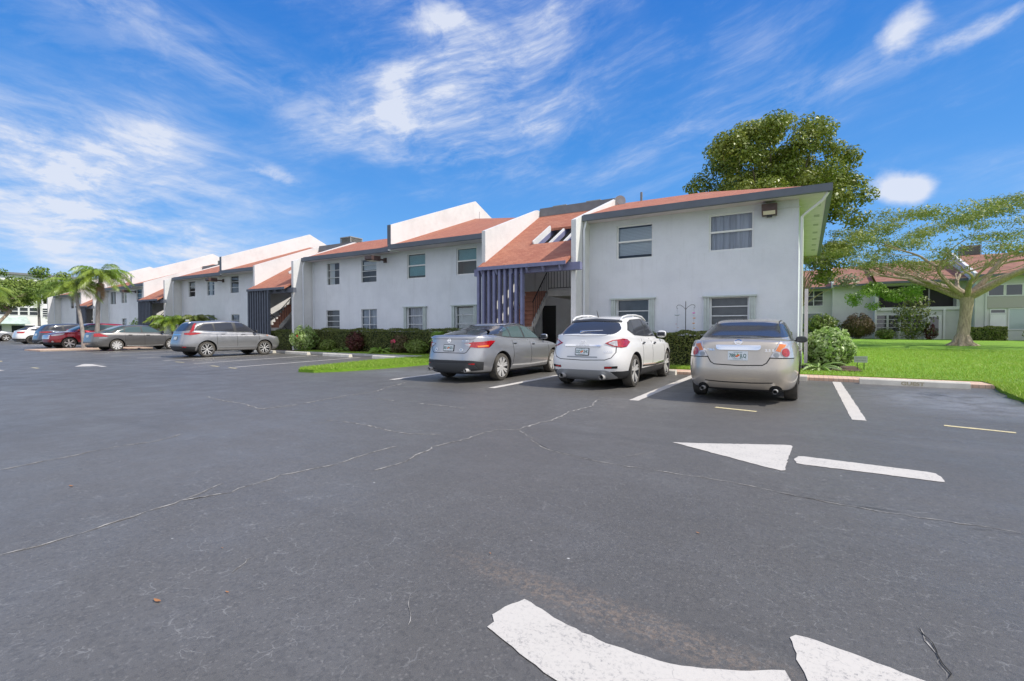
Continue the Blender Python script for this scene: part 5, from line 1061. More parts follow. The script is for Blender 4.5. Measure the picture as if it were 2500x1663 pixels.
side_glass(c, [(-1.85, 1.27), (-1.6, 1.50), (-.4, 1.60), (.35, 1.565), (1.10, 1.19), (0, 1.20), (-1.3, 1.22)], [[(-1.72, 1.28), (-1.5, 1.47), (-1.05, 1.535), (-1.0, 1.24)], [(-.95, 1.24), (-.97, 1.54), (-.18, 1.575), (-.12, 1.225)], [(.0, 1.225), (-.04, 1.575), (.33, 1.535), (.95, 1.21)]], glass=CARGL2)
for z in (.70, .78, .86): c.patch('grille_bar', roundpoly([(-.62, z-.025), (.62, z-.025), (.60, z+.022), (-.60, z+.022)], .012), 'F', CHROME, .025, .02, .1)
for sg in (1, -1): c.patch('headlamp', roundpoly([(sg*u, v) for u, v in ((33, .93), (50, 1.0), (66, 1.03), (62, .93), (46, .86), (35, .84))], .02), 'N', CLENS, .010, .01, .05); c.patch('fog_lamp', circ(sg*38, .50, 3, 12, .05), 'N', CLENS, .01, .01, .05)
c.mirror(.92, 1.16, None, .22, .17); c.handle(-.62, 1.08); c.handle(.28, 1.05)
for x in (-.92, .0, 1.1): c.strip('door_gap', [(x, .46), (x, 1.14)], .010, 'L', both=True)
# ---- 7. dark blue suv
Su = dict(Sc); Su.update(paint=P_BLUE, clad=2, roofw=.69)
c = Car('parked_car', 'midnight blue suv seen from behind, partly hidden by the red suv', 'car', Su, (-45.1, 14.0), 90)
c.wheels('star', 5, .24)
c.patch('rear_window', roundpoly([(-.60, 1.55), (.60, 1.55), (.74, 1.24), (0, 1.2), (-.74, 1.24)], .05), 'R', CARGL, .006, .006, .06)
side_glass(c, [(-1.80, 1.24), (-1.66, 1.42), (-1.4, 1.53), (-.4, 1.60), (.35, 1.565), (1.05, 1.15), (0, 1.145), (-1.3, 1.18)], [[(-1.66, 1.26), (-1.42, 1.48), (-1.08, 1.52), (-1.05, 1.20)], [(-.93, 1.20), (-.96, 1.535), (-.18, 1.575), (-.10, 1.175)], [(.03, 1.175), (-.02, 1.575), (.33, 1.535), (.88, 1.165)]])
for sg in (1, -1): c.patch('tail_lamp', roundpoly([(sg*u, v) for u, v in ((24, 1.10), (50, 1.13), (66, 1.09), (48, 1.03), (26, 1.04))], .015), 'C', RLENS, .010, .012, .05)
c.patch('lower_bumper', [(-60, .50), (0, .53), (60, .50), (60, .29), (-60, .29)], 'C', PLAST, .006, .005, .06); c.patch('bumper_trim', [(.35, .36), (.75, .50), (.78, .46), (.5, .33)], 'R', SATIN, .02, .02, .1, both=True); c.mirror(.88, 1.11, PLAST, .22, .16)
c.patch('number_plate', rect(-.15, .15, .84, .98), 'R', PLATEW, .012, .01, .1)
# ---- 8. white hatchback far along the row
Sx = dict(Sw); Sx.update(clad=1, W=1.86)
c = Car('parked_car', 'small white hatchback with red tail lamps in the far row, second car from the left', 'car', Sx, (-58.7, 16.2), 90)
c.wheels('star', 5, .25, DALLOY)
c.patch('rear_window', roundpoly([(-.62, 1.42), (.62, 1.42), (.74, 1.2), (-.74, 1.2)], .05), 'R', CARGL, .006, .006, .06); c.patch('rear_spoiler', rect(-.6, .6, 1.44, 1.49), 'R', PLAST, .06, .05, .08)
side_glass(c, [(-1.55, 1.18), (-1.1, 1.45), (-.3, 1.50), (.3, 1.46), (1.0, 1.09), (-.2, 1.10)], [[(-1.42, 1.19), (-1.1, 1.40), (-.95, 1.42), (-.95, 1.14)], [(-.9, 1.13), (-.88, 1.43), (-.25, 1.47), (-.2, 1.12)], [(-.12, 1.12), (-.17, 1.47), (.28, 1.43), (.85, 1.11)]])
for sg in (1, -1): c.patch('tail_lamp', roundpoly([(sg*u, v) for u, v in ((22, 1.06), (56, 1.08), (50, .93), (26, .93))], .015), 'C', RLENS, .010, .012, .05)
c.patch('lower_bumper', [(-60, .47), (60, .47), (60, .29), (-60, .29)], 'C', PLAST, .006, .005, .06); c.mirror(.85, 1.08, PLAST)
# ---- 9. silver suv at the left edge of the view
Sy = dict(Sc); Sy.update(paint=P_SILVER, clad=2)
c = Car('parked_car', 'silver grey suv cut off by the left edge of the picture', 'car', Sy, (-74.8, 15.6), 90)
c.wheels('star', 5, .24)
side_glass(c, [(-1.80, 1.24), (-1.66, 1.42), (-1.4, 1.53), (-.4, 1.60), (.35, 1.565), (1.05, 1.15), (0, 1.145), (-1.3, 1.18)], [[(-1.66, 1.26), (-1.42, 1.48), (-1.08, 1.52), (-1.05, 1.20)], [(-.93, 1.20), (-.96, 1.535), (-.18, 1.575), (-.10, 1.175)], [(.03, 1.175), (-.02, 1.575), (.33, 1.535), (.88, 1.165)]])
for sg in (1, -1): c.patch('headlamp', roundpoly([(sg*u, v) for u, v in ((44, .93), (64, .99), (74, .97), (60, .87), (46, .84))], .02), 'N', CLENS, .008, .006, .05)
c.patch('windscreen', roundpoly([(-.68, 1.14), (.68, 1.14), (.56, 1.56), (0, 1.6), (-.56, 1.56)], .05), 'F', CARGL, .005, .006, .08); c.mirror(.88, 1.11, PLAST, .22, .16)

# ================================================================== street things: stops, sign, wind chimes
t = thing('wheel_stop', 'cream concrete wheel stop lettered GUEST in the empty near bay', 'wheel stop', (2.04, 13.83, 0), math.radians(-2), 'concrete wheel stops')
def stop_mesh(L=1.9): return MB().prism_x([(-.10, .0), (-.082, .105), (-.055, .135), (.055, .135), (.082, .105), (.10, 0)], -L/2, L/2)
stop_mesh().build('stop_block', STOPM, t)
vs, fs = text_mesh('GUEST', .13, .40, .003); m_ = mat('worn_letter_paint', (.34, .28, .13), .8, var=(30, .3, (.50, .44, .30)))
# the letters lie on the sloping face towards the lane
f0 = Vector((0, -.0872, .0815)); f1 = Vector((0, -.0565, .1148)); ud = (f1-f0).normalized()
LT = []
for v in vs:
    p = Vector((v.x, 0, 0))+Vector((0, -.093, .052))+Vector((0, .015, .085)).normalized()*(v.y*.8)+Vector((0, -.006, 0)); LT.append(tuple(p))
mesh_obj('stop_lettering', LT, fs, [m_], None, t, smooth=False)
base = thing('wheel_stop', 'sunlit wheel stop nearest the grass tongue', 'wheel stop', (-15.1, 15.0, 0), math.radians(-6), 'concrete wheel stops'); stop_mesh(2.1).build('stop_block', STOPM, base)
for x, y, lab in ((-18.7, 15.25, 'sunlit wheel stop second left of the grass tongue'), (-22.2, 15.65, 'sunlit wheel stop right in front of the grey suv'), (-25.4, 15.9, 'wheel stop under the nose of the grey suv'), (-29.5, 16.2, 'wheel stop in the empty bay behind the grey suv'), (-6.9, 13.9, 'wheel stop in front of the grey fastback saloon'), (-4.1, 13.9, 'wheel stop in front of the white crossover'), (-1.0, 13.9, 'wheel stop in front of the beige saloon')):
    instance(base, (x, y, 0), math.radians(-6 if x < -10 else -2), lab)
t = thing('yard_sign', 'small pale sign on two black pegs beside the near corner bush', 'sign', (1.35, 16.9, .12), math.radians(8))
MB().box(-.16, .16, -.006, .006, .20, .38).build('sign_board', mat('sign_pale', (.42, .46, .38), .6), t)
for q, dz in (('NOTICE SOIL', .325), ('TREATMENT', .255)):
    vs, fs = text_mesh(q, .05, .26); mesh_obj('sign_text', [(v.x, -.008, dz+v.y) for v in vs], fs, [mat('sign_ink', (.12, .14, .12), .7)], None, t, smooth=False)
for x in (-.08, .08): MB().box(x-.008, x+.008, -.012, .004, -.05, .2).build('peg', BLACKM, t)
t = thing('hanging_pole', 'thin black double hook pole behind the hedge between white and beige cars', 'garden hook', (-3.24, 16.0, .1))
mb = MB(); mb.tube([(0, 0, 0), (0, 0, 2.02), (0, 0, 2.06)], [.013, .011, .003], 8)
for sg in (1, -1): mb.tube([(0, 0, 1.78), (sg*.06, 0, 1.86), (sg*.16, 0, 1.93), (sg*.24, 0, 1.93), (sg*.28, 0, 1.88), (sg*.265, 0, 1.82), (sg*.235, 0, 1.84)], .007, 6)
mb.build('pole', BLACKM, t, smooth=True)
def chime(loc, label, cols, dish):
    t = thing('wind_chime', label, 'wind chime', loc, 0, 'hangings on the hook pole'); mb = MB().tube([(0, 0, 0), (0, 0, -1.0)], .0025, 5); mb.build('cord', BLACKM, t)
    z = -.16
    if dish:
        MB().tube([(0, 0, 0), (-.07, 0, -.2)], .002, 4).tube([(0, 0, 0), (.07, 0, -.2)], .002, 4).tube([(0, 0, -.2), (0, 0, -.215), (0, 0, -.24)], [.085, .085, .04], 14).build('bird_dish', mat('dish_glass', (.5, .58, .68), .15), t); z = -.5
    for i, (c_, r_) in enumerate(cols):
        m = mat('bead_%d%d%d' % tuple(int(q*9) for q in c_), c_, .25); x = .03*((i % 2)*2-1)*(1 if dish else .3)
        MB().tube([(x, 0, z+r_*.35), (x, 0, z+r_*.2), (x, 0, z), (x, 0, z-r_*.3)], [r_*.3, r_*.8, r_, r_*.2], 10).build('bead', m, t, smooth=True); z -= .115 if dish else .16
    return t
chime((-3.50, 16.0, 1.93), 'wind chime with a pale dish and small beads on the left hook', [((.55, .05, .10), .022), ((.55, .25, .05), .022), ((.05, .30, .35), .024), ((.25, .40, .60), .024)], True)
chime((-2.99, 16.0, 1.93), 'wind chime with pink and orange discs on the right hook', [((.85, .10, .55), .055), ((.80, .35, .08), .05), ((.75, .32, .04), .05), ((.75, .50, .08), .035)], False)

# ================================================================== plants
LG = leafmat('leaf_green', ((.11, .20, .025), (.18, .28, .04), (.28, .34, .08)))
LHEDGE = leafmat('leaf_hedge', ((.085, .14, .028), (.15, .20, .045), (.24, .25, .07)), .5)
LBR = leafmat('leaf_bright', ((.14, .30, .02), (.20, .38, .04), (.32, .45, .08)))
LVAR = leafmat('leaf_variegated', ((.20, .38, .035), (.30, .47, .09), (.58, .66, .36)), .4)
LRED = leafmat('leaf_plum', ((.10, .012, .022), (.16, .02, .03), (.08, .06, .02)), .5)
LDRY = leafmat('leaf_brownish', ((.14, .10, .045), (.10, .09, .035), (.18, .12, .06)), .6)
LPALM = leafmat('leaf_palm', ((.10, .20, .012), (.18, .29, .022), (.30, .38, .06)), .35, .18)
LTREE = leafmat('leaf_tree', ((.12, .18, .018), (.20, .26, .03), (.34, .37, .08)), .45, .25)
LFEATH = leafmat('leaf_feathery', ((.12, .19, .03), (.20, .27, .045), (.38, .41, .10)), .5, .3)
LSILV = leafmat('leaf_silvery', ((.28, .30, .20), (.36, .37, .26), (.22, .26, .14)), .6)
DEADF = leafmat('dead_frond', ((.30, .19, .10), (.40, .27, .15), (.22, .13, .07)), .8, .1)
def ellip(n, c, r, shell=.35):
    d = RNG.normal(size=(n, 3)); d /= np.linalg.norm(d, axis=1, keepdims=True); q = (1-shell*RNG.random((n, 1))**1.5); return np.array(c)+d*q*np.array(r), d
def bush(name, label, cat, loc, r, h, leaf, n, ml, group=None, flower=None, wob=.18, core=True, lift=.0):
    t = thing(name, label, cat, (*loc,), RNG.random()*6, group)
    P_, N_ = ellip(n, (0, 0, h/2+lift), (r, r, h/2)); ph = np.arctan2(P_[:, 1], P_[:, 0]); wv_ = 1+wob*np.sin(ph*5+P_[:, 2]*7)*.6+wob*np.sin(ph*3-P_[:, 2]*5+2)*.5
    P_[:, :2] *= wv_[:, None]; P_[:, 2] = np.maximum(P_[:, 2]*(1+.10*np.sin(ph*4+1)), .03); quads_mesh('foliage', P_, N_+RNG.normal(size=(n, 3))*.6, leaf*(.6+.8*RNG.random(n)), ml, t)
    mb = MB()
    for k in range(6): a_ = k*1.05+RNG.random(); mb.tube([(0.03*math.cos(a_), .03*math.sin(a_), -.05), (r*.35*math.cos(a_), r*.35*math.sin(a_), h*.45), (r*.6*math.cos(a_), r*.6*math.sin(a_), h*.75+lift)], [.018, .012, .005], 5)
    mb.build('stems', DARKBARK, t)
    if core:
        P2, N2 = ellip(int(n*.35), (0, 0, h*.46+lift), (r*.72, r*.72, h*.40), .5); quads_mesh('inner_foliage', P2, N2+RNG.normal(size=P2.shape)*.5, leaf*1.6*np.ones(len(P2)), LHEDGE if ml is not LRED else LRED, t)
    if flower:
        for i, (fx, fy, fz) in enumerate(flower[1]):
            mb = MB()
            for k in range(5): a_ = k*1.257; mb.add([(0, 0, 0), (.05*math.cos(a_-.5), .02, .05*math.sin(a_-.5)), (.085*math.cos(a_), .0, .085*math.sin(a_)), (.05*math.cos(a_+.5), .02, .05*math.sin(a_+.5))], [(0, 1, 2, 3)])
            o = mb.build('flower', flower[0], t); o.location = (fx, fy, fz)
        t.rotation_euler = (0, 0, 0)
    return t
def hedge(label, x0, x1, y0, y1, z0, z1, n, leaf=.055, group='clipped hedges'):
    t = thing('hedge', label, 'hedge', ((x0+x1)/2, (y0+y1)/2, z0), 0, group); lx, ly, h = x1-x0, y1-y0, z1-z0
    A = np.array([lx*h, lx*ly, ly*h, ly*h]); A = A/A.sum(); c = RNG.choice(4, n, p=A); u, v = RNG.random(n), RNG.random(n); d = RNG.random(n)**1.4*.10-.02
    P_ = np.zeros((n, 3)); N_ = np.zeros((n, 3))
    for k, (f, nn) in enumerate(((lambda u, v, d: (u*lx-lx/2, -ly/2+d, v*h), (0, -1, 0)), (lambda u, v, d: (u*lx-lx/2, v*ly-ly/2, h-d), (0, 0, 1)), (lambda u, v, d: (lx/2-d, v*ly-ly/2, u*h), (1, 0, 0)), (lambda u, v, d: (-lx/2+d, v*ly-ly/2, u*h), (-1, 0, 0)))):
        i = c == k; P_[i] = np.stack(f(u[i], v[i], d[i]), 1); N_[i] = nn
    wv_ = .035*np.sin(P_[:, 0]*2.3)+.03*np.sin(P_[:, 0]*5.1+1)+.02*np.sin(P_[:, 0]*11); P_[:, 2] += wv_*(P_[:, 2]/h); P_[:, 1] += .04*np.sin(P_[:, 0]*3.1+P_[:, 2]*4)*(c == 0)
    quads_mesh('foliage', P_, N_+RNG.normal(size=(n, 3))*.75, leaf*(.6+.8*RNG.random(n)), LHEDGE, t, .6)
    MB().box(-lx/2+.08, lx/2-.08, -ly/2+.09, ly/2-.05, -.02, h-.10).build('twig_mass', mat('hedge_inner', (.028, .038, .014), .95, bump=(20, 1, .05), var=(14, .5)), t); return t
hedge('long clipped dark green hedge along the middle block wall', -24.0, -10.8, 17.25, 17.95, .12, 1.25, 26000)
hedge('clipped hedge block behind the nose of the grey suv', -26.9, -24.35, 16.75, 17.6, .12, 1.2, 6000)
hedge('clipped olive hedge under the near block windows', -6.5, -.35, 15.8, 16.5, .10, 1.16, 15000)
RF = mat('hibiscus_red', (.75, .02, .03), .5); PKF = mat('pink_flower', (.75, .06, .16), .5)
bush('hibiscus_bush', 'light green variegated hibiscus with one red flower by the long hedge', 'bush', (-23.1, 16.7, .12), .72, 1.28, .095, 2600, LVAR, flower=(RF, [(.32, -.66, .80)]))
bush('croton_shrub', 'plum red leaved shrub in front of the long hedge', 'shrub', (-19.4, 16.95, .12), .45, 1.0, .085, 1500, LRED)
bush('ixora_shrub', 'dark shrub with pink flowers right of the bright fern', 'shrub', (-16.35, 16.95, .12), .48, .86, .07, 1500, LDRY, flower=(PKF, [(.0, -.5, .60), (.1, -.49, .58), (-.08, -.48, .57), (.05, -.47, .63)]))
bush('round_shrub', 'round glossy green shrub just left of the grey fastback saloon', 'shrub', (-15.2, 16.85, .12), .52, .66, .075, 1800, LG)
bush('low_shrub', 'dim green low shrub between hibiscus and plum shrub', 'shrub', (-21.5, 16.95, .12), .42, .62, .07, 1000, LG)
bush('corner_bush', 'big sunlit white and green variegated bush at the near corner of the building', 'bush', (.60, 17.15, .12), .66, 1.12, .12, 3200, LVAR)
def frond_mesh(L, droop, n, leaf, up=.5, wid=.045):
    """one arching frond along +x: rachis and leaflets"""
    vs, fs = [], []; pts = []
    for i in range(n+1):
        s_ = i/n; pts.append(Vector((L*(s_-.12*s_*s_*droop), 0, L*(up*s_-(up*.55+droop*.62)*s_*s_))))
    for i in range(n):
        a_, b_ = pts[i], pts[i+1]; w = .022*(1-i/n)+.004; k = len(vs); vs += [a_+Vector((0, w, 0)), a_-Vector((0, w, 0)), b_-Vector((0, w*.8, 0)), b_+Vector((0, w*.8, 0)), (a_+b_)/2+Vector((0, 0, -w))]; fs.append((k, k+1, k+2, k+3))
    for i in range(2, n+1):
        s_ = i/n; ll = leaf*math.sin(math.pi*min(1, s_*.88+.10))**.6
        for sg in (1, -1):
            for j in range(2):
                a_ = pts[i]*(1-j*.5)+pts[i-1]*(j*.5); d = (pts[i]-pts[i-1]).normalized(); lat = Vector((0, sg, 0)); dr = Vector((0, 0, -1)); l2 = ll*random.uniform(.8, 1.1)
                mid = a_+(lat*.62+d*.5+dr*random.uniform(-.10, .25))*l2*.55; tip = a_+(lat*.85+d*.75+dr*random.uniform(.45, 1.0))*l2*.85; w = d*wid/2; k = len(vs)
                vs += [a_-w*.4, a_+w*.4, mid+w, mid-w, tip]; fs += [(k, k+1, k+2, k+3), (k+3, k+2, k+4)]
    return vs, fs
def palm(name, label, cat, loc, H, lean, nf, L, leaf, trunk_r=.12, dead=True, group=None, droop=1.0, ml=None):
    t = thing(name, label, cat, loc, 0, group); ml = ml or LPALM
    top = Vector((lean[0], lean[1], H)); pts = [Vector((0, 0, -.1))]+[Vector((lean[0]*f**1.3+.04*math.sin(f*6), lean[1]*f**1.3, H*f)) for f in (.15, .3, .45, .6, .75, .9, 1)]
    rs = [trunk_r*1.5, trunk_r*1.15, trunk_r, trunk_r*.95, trunk_r*.9, trunk_r*.85, trunk_r*.8, trunk_r*.7]; MB().tube(pts, rs, 10).build('trunk', PALMBARK, t, smooth=True)
    MB().tube([top-Vector((0, 0, .55)), top-Vector((0, 0, .2)), top+Vector((0, 0, .15))], [trunk_r*.75, trunk_r*.95, trunk_r*.3], 10).build('crownshaft', mat('palm_shaft', (.22, .27, .08), .5, var=(5, .3)), t, smooth=True)
    V, Fs, rn = [], [], []
    for k in range(nf):
        ring = k/nf; az_ = k*2.399+random.uniform(-.2, .2); up = .95-.95*ring+random.uniform(-.08, .08); dp = droop*(.55+.55*ring); vs, fs = frond_mesh(L*random.uniform(.85, 1.08), dp, 20, leaf, up); b = len(V); M = Matrix.Rotation(az_, 3, 'Z')@Matrix.Rotation(random.uniform(-.15, .15), 3, 'X')
        V += [tuple(top+M@v) for v in vs]; Fs += [tuple(b+i for i in f) for f in fs]; rn += [random.random()]*len(fs)
    o = mesh_obj('fronds', V, Fs, [ml], None, t, smooth=False); at = o.data.attributes.new('rnd', 'FLOAT', 'FACE'); at.data.foreach_set('value', rn)
    if dead:
        V, Fs = [], []
        for k in range(3):
            vs, fs = frond_mesh(L*.62, 1.0, 14, leaf*.7, -.2); b = len(V); M = Matrix.Rotation(-.4+k*.35, 3, 'Z')@Matrix.Rotation(math.radians(62+k*6), 3, 'Y'); V += [tuple(top+Vector((0, 0, -.45))+M@v) for v in vs]; Fs += [tuple(b+i for i in f) for f in fs]
        mesh_obj('dead_fronds', V, Fs, [DEADF], None, t, smooth=False)
    return t
palm('palm_tree', 'tall palm with brown dead fronds hanging below its crown by the red suv', 'palm tree', (-38.75, 12.95, .05), 4.75, (.35, .2), 22, 1.85, .55)
palm('palm_tree', 'shorter leaning palm left of the one with dead fronds', 'palm tree', (-38.3, 12.2, .05), 4.0, (-1.0, -.1), 18, 1.75, .52, .10, dead=False)
palm('palm_tree', 'distant palm with a thin dark trunk before the white building', 'palm tree', (-80, 21.2, 0), 5.2, (.1, 0), 18, 3.0, .8, .14, dead=False)
palm('palm_tree', 'distant palm crown at the very left edge of the picture', 'palm tree', (-74, 15.6, 0), 5.4, (.1, 0), 18, 2.6, .8, .14, dead=False)
palm('areca_palm', 'yellow green clump of palm fronds against the third stair bay', 'palm shrub', (-38.7, 17.3, .12), 1.7, (0, 0), 34, 1.75, .45, .06, dead=False, droop=.8)
palm('areca_palm', 'darker feathery palm shrub right of the yellow green clump', 'palm shrub', (-37.3, 18.2, .12), 1.9, (.1, 0), 18, 1.3, .36, .05, dead=False, droop=.9, ml=LHEDGE)
palm('fern_clump', 'bright green fern at the foot of the long hedge', 'fern', (-17.5, 16.85, .12), .05, (0, 0), 34, .72, .10, .015, dead=False, droop=.55, ml=LBR)
palm('fern_clump', 'green fern rising behind the boot of the grey fastback saloon', 'fern', (-13.9, 17.3, .5), .45, (0, 0), 26, .85, .13, .02, dead=False, droop=.6, ml=LBR)
palm('fern_clump', 'small dim fern left of the plum shrub', 'fern', (-20.35, 16.9, .12), .02, (0, 0), 24, .6, .10, .012, dead=False, droop=.6, ml=LG)
palm('spider_plant', 'long arching striped leaves at the foot of the near corner bush', 'plant', (.35, 16.35, .1), .03, (0, 0), 26, .7, .06, .012, dead=False, droop=.7, ml=LVAR)
V_, F_ = [], []
for k in range(16):
    vs, fs = frond_mesh(.45, .7, 7, .1, .9); b = len(V_); M = Matrix.Rotation(k*2.4, 3, 'Z'); V_ += [tuple(M@v+Vector((0, 0, .34))) for v in vs]; F_ += [tuple(b+i for i in f) for f in fs]
pot = [o for o in C.objects if o.name.startswith('potted_plant')][0]; mesh_obj('leaves', V_, F_, [LHEDGE], None, pot, smooth=False)
def crown(t, clusters, n, leaf, ml, flat=1.0, aspect=.55, name='crown', updown=.6):
    """clusters: (x,y,z,r); leaves spread through each cluster, denser to its outside"""
    w = np.array([c_[3]**2.2 for c_ in clusters]); w /= w.sum(); k = RNG.choice(len(clusters), n, p=w); cc = np.array(clusters)[k]; cr = (RNG.random(len(clusters))**1.3)[k]; rn_ = np.clip(cr*.75+RNG.random(n)*.35, 0, 1)
    d = RNG.normal(size=(n, 3)); d /= np.linalg.norm(d, axis=1, keepdims=True); rr = (RNG.random((n, 1))**.45); P_ = cc[:, :3]+d*rr*cc[:, 3:4]*np.array([1, 1, flat]); return quads_mesh(name, P_, d+np.array([0, 0, updown])+RNG.normal(size=(n, 3))*.7, leaf*(.45+1.0*RNG.random(n)), ml, t, aspect, rn_)
def tree(name, label, loc, trunk, fork, cl, n, leaf, ml, bark, r0=.3, flat=.8, group=None, cat='tree'):
    t = thing(name, label, cat, loc, 0, group); mb = MB(); mb.tube([(0, 0, -.2), (0, 0, .3), (trunk[0]*.5, trunk[1]*.5, fork*.6), (trunk[0], trunk[1], fork)], [r0*1.5, r0, r0*.85, r0*.75], 10)
    step = max(1, len(cl)//26)
    for c_ in cl[::step]:
        m_ = Vector((c_[0]*.45, c_[1]*.45, fork+(c_[2]-fork)*.55)); mb.tube([(trunk[0], trunk[1], fork-.2), m_+Vector(RNG.normal(size=3)*.15), (c_[0], c_[1], c_[2])], [r0*.4, r0*.2, r0*.05], 6)
    mb.build('trunk', bark, t, smooth=True); crown(t, cl, n, leaf, ml, flat); return t
# the big tree behind the near roof
cl = []
for i in range(190):
    d = RNG.normal(size=3); d /= np.linalg.norm(d); q = RNG.random()**.4; x, y, z = d*q*np.array([4.9, 5.0, 4.5]); z += 10.4+.08*x; x -= .2
    if z < 5.6: z = 5.6+RNG.random()
    cl.append((x, y, z, RNG.uniform(.6, 1.15)))
for x, z, r_ in ((-1.9, 15.2, .55), (-.7, 15.0, .6), (.9, 14.8, .6), (-5.8, 8.2, .7), (-6.6, 7.5, .6), (-5.0, 11.0, .6), (3.9, 6.2, 1.0), (4.6, 7.6, .9), (3.5, 5.0, .9), (4.8, 8.8, .9), (3.0, 4.3, .8), (4.9, 10.2, .7)): cl.append((x, RNG.uniform(-2, 1), z, r_))
tree('broadleaf_tree', 'tall dense glossy green tree rising behind the near roof', (-2.1, 37.0, .3), (.3, 0), 4.5, cl, 74000, .20, LTREE, DARKBARK, .4, .75)
# the spreading umbrella tree on the lawn
ut = thing('umbrella_tree', 'wide flat topped tree with pale twisting limbs on the lawn', 'tree', (8.0, 38.6, .28))
mb = MB(); mb.tube([(0, 0, -.2), (-.02, 0, .15), (.02, 0, .7), (.1, 0, 1.6), (.16, 0, 2.4), (.15, 0, 2.95)], [.8, .42, .31, .28, .30, .34], 14)
for a_ in (2.9, 3.6, 4.4, 5.3, .1): mb.tube([(.1*math.cos(a_), .1*math.sin(a_), .7), (.4*math.cos(a_), .4*math.sin(a_), .12), (.95*math.cos(a_), .95*math.sin(a_), -.1)], [.2, .16, .05], 8)
ucl = []
def limb(p, d, r, L, lvl):
    pts = [p]; q = p.copy(); dd = d.copy(); n = 5
    for i in range(n):
        dd = (dd+Vector(RNG.normal(size=3))*(.16 if lvl else .10)).normalized(); dd.z = max(.12, dd.z*.93); q = q+dd*L/n; pts.append(q.copy())
    e = max(.012, r*.42); mb.tube(pts, [r+(e-r)*i/n for i in range(n+1)], 8 if lvl < 2 else 5, cap=False)
    if lvl >= 2: ucl.append((q.x, q.y, q.z+.15, RNG.uniform(.4, .8)))
    if lvl >= 3: return
    for k in range(3 if lvl < 2 else 2):
        i = (5, 4, 2)[k]; b = pts[i]; a_ = math.atan2(dd.y, dd.x)+(-.55, .55, .1)[k]+RNG.normal()*.25; up = max(.16, .50-.09*lvl+RNG.normal()*.12)
        limb(b, Vector((math.cos(a_), math.sin(a_), up)).normalized(), e*(1.0 if k < 2 else .75)+.004, L*RNG.uniform(.55, .75), lvl+1)
for az_, up, r_, L in ((math.pi*1.02, .55, .24, 3.4), (math.pi*.86, .95, .20, 3.0), (math.pi*1.25, .6, .18, 3.2), (math.pi*.5, .8, .18, 3.0), (-.15, .55, .26, 3.6), (.35, 1.0, .2, 3.0), (-.7, .6, .2, 3.4), (math.pi*1.55, .85, .18, 3.0), (math.pi*1.1, 1.5, .16, 2.6)):
    limb(Vector((.15, 0, 2.85)), Vector((math.cos(az_), math.sin(az_), up)).normalized(), r_, L, 0)
mb.build('trunk', TRUNKM, ut, smooth=True)
for i in range(185):
    a_ = RNG.random()*6.283; q = math.sqrt(RNG.random()); x, y = 9.0*q*math.cos(a_), 7.5*q*math.sin(a_); ucl.append((x, y, 7.55+.07*x-1.25*q**3+.5*math.sin(x*.9+y*.5)+RNG.normal()*.15, RNG.uniform(.55, 1.1)))
ucl = [c_ for c_ in ucl if c_[2] > 4.9 or c_[0] < -5.5]
crown(ut, ucl, 40000, .17, LFEATH, .34, .30, updown=1.0)
crown(ut, [(-4.7+RNG.uniform(-.9, 2.8), -1.5+RNG.normal()*.5, 3.1+RNG.normal()*.35, .5) for _ in range(22)], 3600, .2, LBR, .6, .30, 'low_foliage')
# pale tree just past the corner, and far background trees
tree('pale_tree', 'thin pale feathery tree seen past the gutter corner', (-.6, 47, .3), (.2, 0), 3, [(RNG.uniform(-3.5, 3.5), RNG.normal(), RNG.uniform(4.5, 8.0), RNG.uniform(.6, 1)) for _ in range(24)], 6000, .22, LSILV, TRUNKM, .18, .6)
for x, y, z0, h, lab in ((-108, 22, 4.2, 5.6, 'green broadleaf tree over the roof at the far left edge'), (-106, 28.5, 4.2, 5.2, 'green broadleaf tree behind the white building, middle of three'), (-109, 35.5, 4.0, 5.4, 'green broadleaf tree behind the white building, beside the palms'), (-118, 30, 5, 6.6, 'tallest green tree behind the white building'), (-108, 42, 3.5, 5.5, 'green tree behind the far end of the apartment block')):
    tree('background_tree', lab, (x, y, 0), (0, 0), z0-.5, [(RNG.normal()*2.2, RNG.normal()*2.6, z0+h*.5+RNG.normal()*h*.22, RNG.uniform(.9, 1.6)) for _ in range(34)], 6500, .42, LG, DARKBARK, .25, .7, 'trees behind the white building')
tree('leaning_tree', 'leaning grey limbed tree at the left edge before the white building', (-79.5, 16.6, 0), (.4, 1.9), 3.4, [(.3+RNG.normal()*.8, 2.2+RNG.normal()*1.3, 4.6+RNG.normal()*.6, RNG.uniform(.5, .9)) for _ in range(22)], 3000, .26, LG, TRUNKM, .2, .6)
bush('silver_bush', 'silvery pale bush tree before the white building', 'bush', (-88, 26.2, .1), 1.9, 4.4, .24, 3600, LSILV)
bush('low_green_bush', 'small bright green bush behind the red suv roof', 'bush', (-50.6, 19.9, .12), .8, 2.0, .14, 1400, LBR)

